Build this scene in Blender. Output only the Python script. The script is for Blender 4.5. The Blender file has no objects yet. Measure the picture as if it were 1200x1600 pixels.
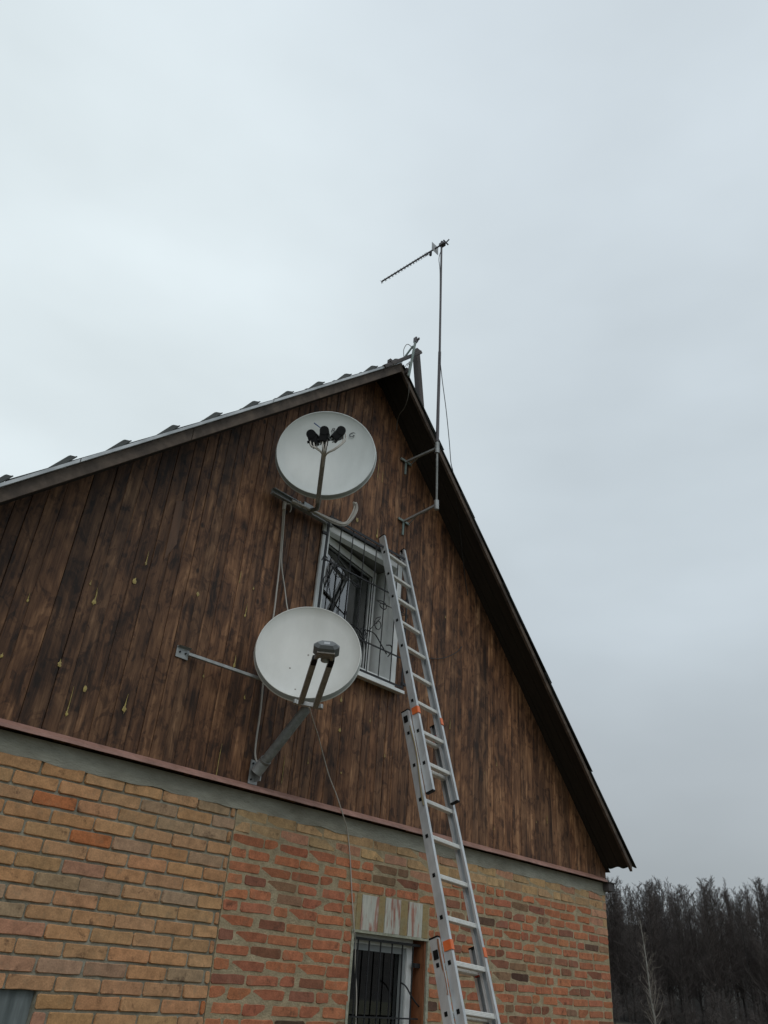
import bpy, math, random
import numpy as np
from mathutils import Vector, Matrix, noise as mnoise
rng = random.Random(7)
sc = bpy.context.scene
COL = sc.collection

# ------------------------------------------------------------------ camera
YAW, PITCH, ROLL = (math.radians(a) for a in (44.84, 30.66, 4.72))
F = 1225.0
CAM = Vector((0.0, -4.43, 1.6))
fwd = Vector((math.sin(YAW)*math.cos(PITCH), math.cos(YAW)*math.cos(PITCH), math.sin(PITCH)))
_r = Vector((math.cos(YAW), -math.sin(YAW), 0)); _u = _r.cross(fwd)
rgt = math.cos(ROLL)*_r + math.sin(ROLL)*_u
upv = -math.sin(ROLL)*_r + math.cos(ROLL)*_u
cam = bpy.data.cameras.new('camera'); camo = bpy.data.objects.new('camera', cam); COL.objects.link(camo)
M = Matrix((rgt, upv, -fwd)).transposed().to_4x4(); M.translation = CAM; camo.matrix_world = M
cam.sensor_fit = 'VERTICAL'; cam.sensor_height = 24.0; cam.lens = 24.0*F/1600
cam.clip_end = 3000; cam.clip_start = 0.05
sc.camera = camo

# ------------------------------------------------------------------ sky, sun, exposure
SUN_EL, SUN_AZ = math.radians(48), math.radians(215)      # azimuth clockwise from +y
w = bpy.data.worlds.new('World'); sc.world = w; w.use_nodes = True
nt = w.node_tree; nt.nodes.clear(); N = nt.nodes.new; Lk = nt.links.new
out = N('ShaderNodeOutputWorld'); bg = N('ShaderNodeBackground'); Lk(bg.outputs[0], out.inputs[0])
sky = N('ShaderNodeTexSky'); sky.sky_type = 'NISHITA'; sky.sun_disc = False
sky.sun_elevation = SUN_EL; sky.sun_rotation = SUN_AZ
tc = N('ShaderNodeTexCoord'); nrm = N('ShaderNodeVectorMath'); nrm.operation = 'NORMALIZE'; Lk(tc.outputs['Generated'], nrm.inputs[0])
sep = N('ShaderNodeSeparateXYZ'); Lk(nrm.outputs[0], sep.inputs[0])
rmp = N('ShaderNodeValToRGB'); Lk(sep.outputs[2], rmp.inputs[0])
els = rmp.color_ramp.elements
stops = [(0.0, (.32, .35, .37)), (.13, (.40, .44, .465)), (.22, (.465, .515, .55)), (.36, (.56, .63, .68)), (.52, (.63, .71, .765)), (1.0, (.69, .77, .83))]
els[0].position = stops[0][0]; els[0].color = (*stops[0][1], 1)
els[1].position = 1.0; els[1].color = (*stops[-1][1], 1)
for p, c in stops[1:-1]:
    e = els.new(p); e.color = (*c, 1)
# brighter, thinner cloud low in the north
dt = N('ShaderNodeVectorMath'); dt.operation = 'DOT_PRODUCT'; Lk(nrm.outputs[0], dt.inputs[0])
ba, be = math.radians(8), math.radians(30)
dt.inputs[1].default_value = (math.sin(ba)*math.cos(be), math.cos(ba)*math.cos(be), math.sin(be))
mr = N('ShaderNodeMapRange'); mr.interpolation_type = 'SMOOTHSTEP'; Lk(dt.outputs['Value'], mr.inputs[0])
mr.inputs[1].default_value = .70; mr.inputs[2].default_value = 1.0; mr.inputs[3].default_value = 0; mr.inputs[4].default_value = .85
mx = N('ShaderNodeMix'); mx.data_type = 'RGBA'; Lk(mr.outputs[0], mx.inputs[0]); Lk(rmp.outputs[0], mx.inputs[6]); mx.inputs[7].default_value = (.80, .89, .92, 1)
# soft cloud mottling
mp = N('ShaderNodeMapping'); mp.inputs['Scale'].default_value = (1.3, 1.3, 3.2); Lk(nrm.outputs[0], mp.inputs[0])
no = N('ShaderNodeTexNoise'); no.inputs['Scale'].default_value = 1.7; no.inputs['Detail'].default_value = 4; no.inputs['Roughness'].default_value = .45; Lk(mp.outputs[0], no.inputs[0])
m2 = N('ShaderNodeMapRange'); Lk(no.outputs[0], m2.inputs[0]); m2.inputs[1].default_value = .3; m2.inputs[2].default_value = .7; m2.inputs[3].default_value = .90; m2.inputs[4].default_value = 1.09
ml = N('ShaderNodeVectorMath'); ml.operation = 'SCALE'; Lk(mx.outputs[2], ml.inputs[0]); Lk(m2.outputs[0], ml.inputs['Scale'])
sk = N('ShaderNodeVectorMath'); sk.operation = 'SCALE'; Lk(sky.outputs[0], sk.inputs[0]); sk.inputs['Scale'].default_value = .05
fin = N('ShaderNodeMix'); fin.data_type = 'RGBA'; fin.inputs[0].default_value = .06
Lk(ml.outputs[0], fin.inputs[6]); Lk(sk.outputs[0], fin.inputs[7])
Lk(fin.outputs[2], bg.inputs[0]); bg.inputs[1].default_value = 1.0
sl = bpy.data.lights.new('sun', 'SUN'); slo = bpy.data.objects.new('sun', sl); COL.objects.link(slo)
sl.energy = .5; sl.angle = math.radians(25); sl.color = (1, .96, .9)
sdir = Vector((math.sin(SUN_AZ)*math.cos(SUN_EL), math.cos(SUN_AZ)*math.cos(SUN_EL), math.sin(SUN_EL)))
slo.rotation_euler = sdir.to_track_quat('Z', 'Y').to_euler()
vs = sc.view_settings; vs.view_transform = 'Standard'; vs.look = 'None'; vs.exposure = 0; vs.gamma = 1; vs.use_curve_mapping = False

# ------------------------------------------------------------------ helpers
def at(x, y, Y):
    """point on the plane y = Y that the photograph shows at pixel (x, y)"""
    d = fwd + rgt*((x-600)/F) - upv*((y-800)/F)
    return CAM + d*((Y-CAM.y)/d.y)
def tag(o, label=None, cat=None, group=None, kind=None):
    if label: o['label'] = label
    if cat: o['category'] = cat
    if group: o['group'] = group
    if kind: o['kind'] = kind
    return o
def thing(name, loc, label, cat, group=None):
    o = bpy.data.objects.new(name, None); COL.objects.link(o); o.location = loc
    o.empty_display_size = .2
    return tag(o, label, cat, group)
def worldloc(o):
    v = Vector((0, 0, 0))
    while o: v = v + Vector(o.location); o = o.parent
    return v
class MB:
    """collects world-space geometry, build() links it as one mesh object"""
    def __init__(s): s.v = []; s.f = []; s.m = []; s.sm = []
    def add(s, vs, fs, mat=0, smooth=False):
        b = len(s.v); s.v += [tuple(v) for v in vs]
        for f in fs: s.f.append(tuple(b+i for i in f)); s.m.append(mat); s.sm.append(smooth)
        return s
    def box(s, c, size, ax=None, mat=0, bev=0.0):
        """box at centre c, full sizes, optional axes; chamfered along its long edges when bev > 0"""
        ax = ax or (Vector((1, 0, 0)), Vector((0, 1, 0)), Vector((0, 0, 1)))
        c = Vector(c); h = [k/2 for k in size]
        if bev <= 0:
            vs = [c+ax[0]*(sx*h[0])+ax[1]*(sy*h[1])+ax[2]*(sz*h[2]) for sx in (-1, 1) for sy in (-1, 1) for sz in (-1, 1)]
            fs = [(0, 1, 3, 2), (4, 6, 7, 5), (0, 4, 5, 1), (2, 3, 7, 6), (0, 2, 6, 4), (1, 5, 7, 3)]
            return s.add(vs, fs, mat)
        o = [(-h[0]+bev, -h[1]), (h[0]-bev, -h[1]), (h[0], -h[1]+bev), (h[0], h[1]-bev), (h[0]-bev, h[1]), (-h[0]+bev, h[1]), (-h[0], h[1]-bev), (-h[0], -h[1]+bev)]
        vs = [c+ax[0]*a+ax[1]*b+ax[2]*z for z in (-h[2], h[2]) for a, b in o]
        fs = [tuple(range(7, -1, -1)), tuple(range(8, 16))]+[(i, (i+1) % 8, 8+(i+1) % 8, 8+i) for i in range(8)]
        return s.add(vs, fs, mat)
    def bar(s, a, b, wd, dp=None, side=None, mat=0, bev=0.0):
        """square bar from a to b; wd measured along 'side'"""
        a, b = Vector(a), Vector(b); d = (b-a); L = d.length; d.normalize()
        side = Vector(side) if side is not None else (Vector((0, 0, 1)) if abs(d.z) < .9 else Vector((1, 0, 0)))
        x = (side-d*side.dot(d)).normalized(); y = d.cross(x)
        return s.box((a+b)/2, (wd, dp or wd, L), (x, y, d), mat, bev)
    def tube(s, pts, r, n=8, mat=0, cap=True, smooth=True):
        pts = [Vector(p) for p in pts]; rs = r if isinstance(r, (list, tuple)) else [r]*len(pts)
        t0 = (pts[1]-pts[0]).normalized(); ref = Vector((0, 0, 1)) if abs(t0.z) < .9 else Vector((1, 0, 0))
        x = (ref-t0*ref.dot(t0)).normalized(); vs = []
        for i, p in enumerate(pts):
            t = (pts[min(i+1, len(pts)-1)]-pts[max(i-1, 0)]).normalized()
            x = (x-t*x.dot(t)).normalized(); y = t.cross(x)
            vs += [p+(x*math.cos(2*math.pi*k/n)+y*math.sin(2*math.pi*k/n))*rs[i] for k in range(n)]
        fs = [(i*n+k, i*n+(k+1) % n, (i+1)*n+(k+1) % n, (i+1)*n+k) for i in range(len(pts)-1) for k in range(n)]
        s.add(vs, fs, mat, smooth)
        if cap: s.add([vs[k] for k in range(n)], [tuple(range(n-1, -1, -1))], mat); s.add(vs[-n:], [tuple(range(n))], mat)
        return s
    def data(s, name, mats, org=(0, 0, 0)):
        me = bpy.data.meshes.new(name); ox, oy, oz = org
        me.from_pydata([(x-ox, y-oy, z-oz) for x, y, z in s.v], [], s.f)
        for m in (mats if isinstance(mats, (list, tuple)) else [mats]): me.materials.append(m)
        me.polygons.foreach_set('material_index', s.m); me.polygons.foreach_set('use_smooth', s.sm)
        me.update(); return me
    def build(s, name, mats, parent=None, org=None):
        base = worldloc(parent) if parent else Vector((0, 0, 0))
        o_ = Vector(org) if org is not None else base
        me = s.data(name, mats, o_)
        o = bpy.data.objects.new(name, me); COL.objects.link(o); o.parent = parent; o.location = o_-base
        return o
def spline(pts, k=8):
    """Catmull-Rom through the points"""
    P = [Vector(p) for p in pts]; P = [P[0]*2-P[1]]+P+[P[-1]*2-P[-2]]; o = []
    for i in range(1, len(P)-2):
        a, b, c, d = P[i-1:i+3]
        for j in range(k):
            t = j/k; o.append(.5*((2*b)+(c-a)*t+(2*a-5*b+4*c-d)*t*t+(3*b-a-3*c+d)*t**3))
    o.append(P[-2]); return o
def arc(c, r, a0, a1, n, ax, ay):
    return [Vector(c)+Vector(ax)*(r*math.cos(a0+(a1-a0)*i/n))+Vector(ay)*(r*math.sin(a0+(a1-a0)*i/n)) for i in range(n+1)]

# ------------------------------------------------------------------ materials
def mat(name, col=(.5, .5, .5), rough=.6, metal=0.0, spec=.5, var=0.0, vscale=4, col2=None, bump=0.0, bscale=60, stretch=(1, 1, 1), objcol=False, detail=5, rnd=0.0, thr=(.35, .65)):
    m = bpy.data.materials.new(name); m.use_nodes = True; t = m.node_tree; b = t.nodes['Principled BSDF']
    b.inputs['Roughness'].default_value = rough; b.inputs['Metallic'].default_value = metal
    b.inputs['Specular IOR Level'].default_value = spec; b.inputs['Base Color'].default_value = (*col, 1)
    n = t.nodes.new; l = t.links.new
    tcn = n('ShaderNodeTexCoord'); oi = n('ShaderNodeObjectInfo')
    cmb = n('ShaderNodeCombineXYZ'); mm = n('ShaderNodeMath'); mm.operation = 'MULTIPLY'; l(oi.outputs['Random'], mm.inputs[0]); mm.inputs[1].default_value = rnd
    l(mm.outputs[0], cmb.inputs[0]); l(mm.outputs[0], cmb.inputs[2])
    ad = n('ShaderNodeVectorMath'); ad.operation = 'ADD'; l(tcn.outputs['Object'], ad.inputs[0]); l(cmb.outputs[0], ad.inputs[1])
    mpn = n('ShaderNodeMapping'); mpn.inputs['Scale'].default_value = stretch; l(ad.outputs[0], mpn.inputs[0])
    colsock = None
    if col2 is not None:
        nz = n('ShaderNodeTexNoise'); nz.inputs['Scale'].default_value = vscale; nz.inputs['Detail'].default_value = detail; nz.inputs['Roughness'].default_value = .6
        l(mpn.outputs[0], nz.inputs[0]); r = n('ShaderNodeMapRange'); l(nz.outputs[0], r.inputs[0]); r.inputs[1].default_value = thr[0]; r.inputs[2].default_value = thr[1]
        x = n('ShaderNodeMix'); x.data_type = 'RGBA'; l(r.outputs[0], x.inputs[0]); x.inputs[6].default_value = (*col, 1); x.inputs[7].default_value = (*col2, 1); colsock = x.outputs[2]
    if objcol:
        x = n('ShaderNodeMix'); x.data_type = 'RGBA'; x.blend_type = 'MULTIPLY'; x.inputs[0].default_value = 1
        l(oi.outputs['Color'], x.inputs[6])
        if colsock: l(colsock, x.inputs[7])
        else: x.inputs[7].default_value = (*col, 1)
        colsock = x.outputs[2]
    if var > 0:
        nz = n('ShaderNodeTexNoise'); nz.inputs['Scale'].default_value = vscale*3.7; nz.inputs['Detail'].default_value = 6; l(mpn.outputs[0], nz.inputs[0])
        r = n('ShaderNodeMapRange'); l(nz.outputs[0], r.inputs[0]); r.inputs[1].default_value = .3; r.inputs[2].default_value = .7; r.inputs[3].default_value = 1-var; r.inputs[4].default_value = 1+var
        x = n('ShaderNodeVectorMath'); x.operation = 'SCALE'; l(r.outputs[0], x.inputs['Scale'])
        if colsock: l(colsock, x.inputs[0])
        else: x.inputs[0].default_value = col
        colsock = x.outputs[0]
    if colsock: l(colsock, b.inputs['Base Color'])
    if bump > 0:
        nz = n('ShaderNodeTexNoise'); nz.inputs['Scale'].default_value = bscale; nz.inputs['Detail'].default_value = 6; l(mpn.outputs[0], nz.inputs[0])
        bp = n('ShaderNodeBump'); bp.inputs['Strength'].default_value = bump; bp.inputs['Distance'].default_value = .01; l(nz.outputs[0], bp.inputs['Height']); l(bp.outputs[0], b.inputs['Normal'])
    return m

def wood_board_mat():
    m = bpy.data.materials.new('stained_boards'); m.use_nodes = True; t = m.node_tree; b = t.nodes['Principled BSDF']
    b.inputs['Roughness'].default_value = .62; b.inputs['Specular IOR Level'].default_value = .35
    n = t.nodes.new; l = t.links.new
    tcn = n('ShaderNodeTexCoord'); oi = n('ShaderNodeObjectInfo')
    mul = n('ShaderNodeMath'); mul.operation = 'MULTIPLY'; l(oi.outputs['Random'], mul.inputs[0]); mul.inputs[1].default_value = 37
    cmb = n('ShaderNodeCombineXYZ'); l(mul.outputs[0], cmb.inputs[1]); l(mul.outputs[0], cmb.inputs[2])
    ad = n('ShaderNodeVectorMath'); ad.operation = 'ADD'; l(tcn.outputs['Object'], ad.inputs[0]); l(cmb.outputs[0], ad.inputs[1])
    def nz(src, scale, st, det=5, dist=0.0):
        mpn = n('ShaderNodeMapping'); mpn.inputs['Scale'].default_value = st; l(src, mpn.inputs[0])
        q = n('ShaderNodeTexNoise'); q.inputs['Scale'].default_value = scale; q.inputs['Detail'].default_value = det; q.inputs['Roughness'].default_value = .6; q.inputs['Distortion'].default_value = dist; l(mpn.outputs[0], q.inputs[0]); return q.outputs[0]
    def mrn(src, a, bb, c, d):
        r = n('ShaderNodeMapRange'); l(src, r.inputs[0]); r.inputs[1].default_value = a; r.inputs[2].default_value = bb; r.inputs[3].default_value = c; r.inputs[4].default_value = d; return r.outputs[0]
    def mth(op, a, bb):
        q = n('ShaderNodeMath'); q.operation = op; l(a, q.inputs[0])
        if isinstance(bb, (int, float)): q.inputs[1].default_value = bb
        else: l(bb, q.inputs[1])
        return q.outputs[0]
    grain = nz(ad.outputs[0], 60, (1, 1, .035), 6, .4)
    streak = nz(ad.outputs[0], 24, (1, 1, .07), 5, .5)
    blot = nz(ad.outputs[0], 7, (1, 1, .45), 5, .8)          # stain soaked in unevenly, board by board
    spots = nz(ad.outputs[0], 9, (1.3, 1, .8), 3, 1.2)
    large = nz(tcn.outputs['Object'], 1.1, (1, 1, .8), 4)
    v = mth('ADD', mth('ADD', mrn(streak, .3, .7, 0, .46), mrn(grain, .3, .7, 0, .30)), mth('ADD', mrn(blot, .34, .66, -.04, .36), mrn(large, .3, .7, -.12, .12)))
    v = mth('SUBTRACT', v, mrn(spots, .52, .60, 0, .20))
    v = mth('ADD', v, .05)
    cr = n('ShaderNodeValToRGB'); l(v, cr.inputs[0]); e = cr.color_ramp.elements
    e[0].position = .18; e[0].color = (.026, .014, .009, 1); e[1].position = 1; e[1].color = (.34, .20, .115, 1)
    for p, c in ((.40, (.066, .033, .019)), (.60, (.125, .064, .035)), (.80, (.205, .112, .062))):
        q = e.new(p); q.color = (*c, 1)
    x = n('ShaderNodeMix'); x.data_type = 'RGBA'; x.blend_type = 'MULTIPLY'; x.inputs[0].default_value = 1
    l(cr.outputs[0], x.inputs[6]); l(oi.outputs['Color'], x.inputs[7])
    l(x.outputs[2], b.inputs['Base Color'])
    # knots: small dark stretched eyes
    mpk = n('ShaderNodeMapping'); mpk.inputs['Scale'].default_value = (1, 1, .62); l(ad.outputs[0], mpk.inputs[0])
    vo = n('ShaderNodeTexVoronoi'); vo.inputs['Scale'].default_value = 5.5; l(mpk.outputs[0], vo.inputs[0])
    kd = mrn(vo.outputs['Distance'], .05, .10, .22, 1)
    xk_ = n('ShaderNodeVectorMath'); xk_.operation = 'SCALE'; l(x.outputs[2], xk_.inputs[0]); l(kd, xk_.inputs['Scale']); l(xk_.outputs[0], b.inputs['Base Color'])
    bp = n('ShaderNodeBump'); bp.inputs['Strength'].default_value = .35; bp.inputs['Distance'].default_value = .004; l(grain, bp.inputs['Height']); l(bp.outputs[0], b.inputs['Normal'])
    return m

def brick_mat(name, attr):
    """fired clay, tinted per brick (object colour, or a face attribute on the joined far bricks)"""
    m = bpy.data.materials.new(name); m.use_nodes = True; t = m.node_tree; b = t.nodes['Principled BSDF']
    b.inputs['Roughness'].default_value = .85; b.inputs['Specular IOR Level'].default_value = .25
    n = t.nodes.new; l = t.links.new
    tcn = n('ShaderNodeTexCoord'); geo = n('ShaderNodeNewGeometry')
    if attr: q = n('ShaderNodeAttribute'); q.attribute_name = 'tint'; src = q.outputs['Color']
    else: q = n('ShaderNodeObjectInfo'); src = q.outputs['Color']
    n1 = n('ShaderNodeTexNoise'); n1.inputs['Scale'].default_value = 16; n1.inputs['Detail'].default_value = 6; n1.inputs['Roughness'].default_value = .65; l(geo.outputs['Position'], n1.inputs[0])
    n2 = n('ShaderNodeTexNoise'); n2.inputs['Scale'].default_value = 120; n2.inputs['Detail'].default_value = 4; l(geo.outputs['Position'], n2.inputs[0])
    n3 = n('ShaderNodeTexNoise'); n3.inputs['Scale'].default_value = 9; n3.inputs['Detail'].default_value = 5; n3.inputs['Roughness'].default_value = .7
    mpn = n('ShaderNodeMapping'); mpn.inputs['Location'].default_value = (3, 7, 1); l(geo.outputs['Position'], mpn.inputs[0]); l(mpn.outputs[0], n3.inputs[0])
    r1 = n('ShaderNodeMapRange'); l(n1.outputs[0], r1.inputs[0]); r1.inputs[1].default_value = .3; r1.inputs[2].default_value = .7; r1.inputs[3].default_value = .72; r1.inputs[4].default_value = 1.22
    r2 = n('ShaderNodeMapRange'); l(n2.outputs[0], r2.inputs[0]); r2.inputs[1].default_value = .3; r2.inputs[2].default_value = .7; r2.inputs[3].default_value = .86; r2.inputs[4].default_value = 1.12
    mu = n('ShaderNodeMath'); mu.operation = 'MULTIPLY'; l(r1.outputs[0], mu.inputs[0]); l(r2.outputs[0], mu.inputs[1])
    s = n('ShaderNodeVectorMath'); s.operation = 'SCALE'; l(src, s.inputs[0]); l(mu.outputs[0], s.inputs['Scale'])
    # patches of dried mortar and soot on the faces
    r3 = n('ShaderNodeMapRange'); l(n3.outputs[0], r3.inputs[0]); r3.inputs[1].default_value = .55; r3.inputs[2].default_value = .70; r3.inputs[4].default_value = .42
    x = n('ShaderNodeMix'); x.data_type = 'RGBA'; l(r3.outputs[0], x.inputs[0]); l(s.outputs[0], x.inputs[6]); x.inputs[7].default_value = (.25, .20, .13, 1)
    r4 = n('ShaderNodeMapRange'); l(n3.outputs[0], r4.inputs[0]); r4.inputs[1].default_value = .42; r4.inputs[2].default_value = .33; r4.inputs[4].default_value = .62
    x2 = n('ShaderNodeMix'); x2.data_type = 'RGBA'; l(r4.outputs[0], x2.inputs[0]); l(x.outputs[2], x2.inputs[6]); x2.inputs[7].default_value = (.075, .045, .03, 1)
    l(x2.outputs[2], b.inputs['Base Color'])
    bp = n('ShaderNodeBump'); bp.inputs['Strength'].default_value = .5; bp.inputs['Distance'].default_value = .004; l(n2.outputs[0], bp.inputs['Height'])
    l(bp.outputs[0], b.inputs['Normal'])
    return m
BOARD = wood_board_mat()
BRICK = brick_mat('fired_clay', False); BRICKA = brick_mat('fired_clay_far', True)
MORT1 = mat('grey_mortar', (.22, .20, .145), .95, col2=(.37, .36, .29), vscale=6, var=.2, bump=.6, bscale=90)
MORT2 = mat('sandy_mortar', (.34, .265, .16), .95, col2=(.43, .35, .225), vscale=5, var=.22, bump=.7, bscale=80)
CONC = mat('cement_render', (.235, .22, .17), .9, col2=(.40, .395, .33), vscale=2.2, var=.16, bump=.6, bscale=50, stretch=(.8, 1, 2.2), thr=(.3, .7))
FLASH = mat('pink_painted_tin', (.40, .22, .175), .55, col2=(.27, .145, .11), vscale=5, var=.12)
DARKW = mat('soffit_wood_with_shade', (.022, .017, .012), .8, col2=(.035, .026, .018), vscale=4, stretch=(1, 12, 1))  # dark stained wood, with the soffit's shade put into the colour too
FASC = mat('weathered_fascia', (.145, .108, .082), .8, col2=(.060, .045, .036), vscale=5, var=.25, bump=.4, bscale=30, stretch=(1, 1, 1))
TRIM = mat('zinc_edge', (.70, .72, .73), .45, metal=.3, col2=(.40, .42, .43), vscale=4)
SHEET = mat('asbestos_sheet', (.034, .038, .035), .9, col2=(.018, .022, .018), vscale=7, var=.25, bump=.4)
PVC = mat('white_pvc', (.82, .84, .83), .35, var=.05, vscale=3)
PVCG = mat('grey_gasket', (.30, .32, .32), .5)
BLACKM = mat('black_iron', (.018, .018, .02), .5, spec=.4, var=.2)
ALU = mat('aluminium', (.62, .64, .65), .42, metal=.35, col2=(.50, .52, .53), vscale=6, stretch=(1, 1, .4), var=.12)
ALU2 = mat('ribbed_aluminium_rung', (.74, .73, .69), .45, metal=.2, var=.08, vscale=10)
ORANGE = mat('orange_plastic', (.75, .16, .04), .45, var=.1)
BLACKP = mat('black_plastic', (.006, .0065, .007), .55, spec=.2, var=.1)
DISH = mat('dish_paint', (.67, .70, .68), .38, col2=(.58, .61, .585), vscale=3.5, spec=.4, var=.03, stretch=(1, 1, .35))
DISH2 = mat('dish_paint_warm', (.74, .745, .71), .40, col2=(.65, .65, .61), vscale=3.5, spec=.4, var=.03, stretch=(1, 1, .35))
RIM = mat('dish_rim_paint', (.30, .32, .30), .5)
ARM = mat('rusty_grey_arm', (.22, .20, .175), .6, metal=.2, col2=(.30, .28, .25), vscale=18, var=.2)
GALV = mat('galvanised_steel', (.40, .42, .42), .5, metal=.35, col2=(.29, .30, .295), vscale=14, var=.1)
PIPE = mat('galvanised_pipe', (.27, .28, .27), .55, metal=.25, col2=(.19, .195, .185), vscale=9, var=.2)
MAST = mat('dark_mast_paint', (.085, .08, .09), .6, col2=(.13, .12, .13), vscale=9, stretch=(1, 1, .2))
LNBG = mat('grey_transceiver', (.17, .18, .185), .45, var=.1)
GREENP = mat('faded_green_pole', (.16, .235, .215), .6, col2=(.25, .28, .27), vscale=12)
CABW = mat('white_cable', (.50, .47, .42), .5)
CABD = mat('dark_cable', (.035, .034, .034), .5)
CABG = mat('grey_cable', (.20, .19, .18), .5)
YEL = mat('resin', (.52, .40, .11), .45, col2=(.30, .22, .08), vscale=30, var=.2)
REDW = mat('orange_brown_reveal', (.26, .095, .035), .7, col2=(.17, .06, .025), vscale=5, stretch=(3, 3, .4), var=.2)
LIME = mat('limewash_edge', (.43, .43, .34), .9, col2=(.30, .30, .22), vscale=12, var=.2, bump=.5)
WHITEB = mat('peeling_white_lintel', (.56, .55, .48), .85, col2=(.42, .20, .15), vscale=9, var=.12, bump=.4, stretch=(1.6, 1, .30), thr=(.50, .60), rnd=50)
OCHRE = mat('ochre_lintel', (.40, .27, .11), .85, col2=(.30, .25, .14), vscale=8, var=.15, bump=.4)
CURT = mat('pale_curtain', (.80, .83, .84), .9)
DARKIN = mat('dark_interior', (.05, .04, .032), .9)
BROWNC = mat('brown_curtain', (.13, .09, .06), .9, col2=(.06, .043, .03), vscale=5, stretch=(9, 9, .2))
GREYP = mat('weathered_grey_panel', (.10, .12, .12), .7, col2=(.24, .27, .27), vscale=5, stretch=(2.2, 2, .35), var=.2, thr=(.35, .7))
OLDW = mat('old_grey_post', (.075, .068, .07), .85, col2=(.12, .105, .10), vscale=8, stretch=(1, 1, .2))
def glass_mat():
    m = bpy.data.materials.new('window_glass'); m.use_nodes = True; t = m.node_tree; t.nodes.clear(); n = t.nodes.new; l = t.links.new
    o = n('ShaderNodeOutputMaterial'); mixs = n('ShaderNodeMixShader'); tr = n('ShaderNodeBsdfTransparent'); gl = n('ShaderNodeBsdfGlossy'); gl.inputs['Roughness'].default_value = .01
    tr.inputs[0].default_value = (.82, .86, .86, 1); fr = n('ShaderNodeFresnel'); fr.inputs[0].default_value = 1.62
    mu = n('ShaderNodeMath'); mu.operation = 'MULTIPLY'; mu.inputs[1].default_value = 3.0; l(fr.outputs[0], mu.inputs[0])
    l(mu.outputs[0], mixs.inputs[0]); l(tr.outputs[0], mixs.inputs[1]); l(gl.outputs[0], mixs.inputs[2]); l(mixs.outputs[0], o.inputs[0]); return m
GLASS = glass_mat()

# ------------------------------------------------------------------ ground and hill
GRASS = mat('winter_grass', (.055, .06, .028), .95, col2=(.10, .085, .045), vscale=.6, var=.3, bump=.5, bscale=8)
gm = MB()
n_ = 60
def gz(x, y):
    r = math.hypot(x, y)
    return 0.0 if r < 30 else min(0.0, -(r-30)*.0)
S = 1500.0
gv = [(-S, -S, 0), (S, -S, 0), (S, S, 0), (-S, S, 0)]
gm.add(gv, [(0, 1, 2, 3)]); tag(gm.build('ground', GRASS), kind='structure')
LITTER = mat('leaf_litter_slope', (.020, .017, .014), .95, col2=(.034, .028, .022), vscale=.25, var=.35)
hm = MB(); NA, NR = 70, 16
def hillpt(az, rad):
    """hill behind the forest; az clockwise from +y in degrees, rad metres from the origin"""
    k = max(0, min(1, (rad-70)/60)); k = k*k*(3-2*k)
    H = 8.2 + 1.6*math.sin(az*.11+1) + .9*math.sin(az*.31)
    edge = max(0, min(1, (az+40)/30))*max(0, min(1, (170-az)/30))
    a = math.radians(az); z = H*k*edge + (0.5*mnoise.noise(Vector((rad*.05, az*.2, 0))) if k > 0 else 0)*k - .05
    if rad > 180: z += (rad-180)*.012*edge
    return Vector((math.sin(a)*rad, math.cos(a)*rad, z))
rads = [66+i*8 for i in range(9)]+[145, 160, 180, 220, 300, 420, 600]
hm.add([hillpt(-40+210*i/NA, r) for i in range(NA+1) for r in rads],
       [(i*NR+j, (i+1)*NR+j, (i+1)*NR+j+1, i*NR+j+1) for i in range(NA) for j in range(NR-1)], smooth=True)
tag(hm.build('hill', LITTER), kind='structure')

# ------------------------------------------------------------------ the house
X0 = 4.163                                   # ridge
XL, XR = 0.29, 8.045                         # brick corners
ZT = 2.4975                                  # top of the brickwork
OV = -.33                                    # front of the verge overhang
HD = 9.0                                     # depth of the house
house = thing('brick_house', (X0, 0, 0), 'brick house with dark stained board gable and steep sheet roof', 'house')
def zfl(x): return 6.663-.994*(X0-x) if x < X0 else 6.663-1.022*(x-X0)      # underside of the verge board
def zroof(x): return zfl(x)+.055                                            # wall boards end here

# openings: lower window, panel at the left
W2 = (4.452, 5.258, .55, 1.868); PN = (1.35, 2.225, .45, 1.424)
LINT = (4.44, 5.262, 1.868, 2.118)
# --- mortar backing
XB = 3.28
def wallmesh():
    m = MB()
    xs = sorted({XL, PN[0], PN[1], XB, W2[0], W2[1], XR}); zs = sorted({0.0, PN[2], PN[3], W2[2], W2[3], ZT})
    for i in range(len(xs)-1):
        for j in range(len(zs)-1):
            cx, cz = (xs[i]+xs[i+1])/2, (zs[j]+zs[j+1])/2
            if any(o[0] < cx < o[1] and o[2] < cz < o[3] for o in (W2, PN)): continue
            yy = .008 if cx < XB else .0
            m.add([(xs[i], yy, zs[j]), (xs[i+1], yy, zs[j]), (xs[i+1], yy, zs[j+1]), (xs[i], yy, zs[j+1])], [(0, 1, 2, 3)], 0 if cx < XB else 1)
    m.add([(XB, .008, 0), (XB, -.0, 0), (XB, -.0, ZT), (XB, .008, ZT)], [(0, 1, 2, 3)], 1)
    for o, dp in ((W2, .16), (PN, .06)):      # reveals
        x0, x1, z0, z1 = o; k = 0 if o is PN else 1
        for a, b in (((x0, z0), (x0, z1)), ((x0, z1), (x1, z1)), ((x1, z1), (x1, z0)), ((x1, z0), (x0, z0))):
            m.add([(a[0], .0, a[1]), (b[0], .0, b[1]), (b[0], dp, b[1]), (a[0], dp, a[1])], [(0, 1, 2, 3)], k)
    return m
wall = wallmesh().build('brick_wall', [MORT1, MORT2], house)

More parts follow.
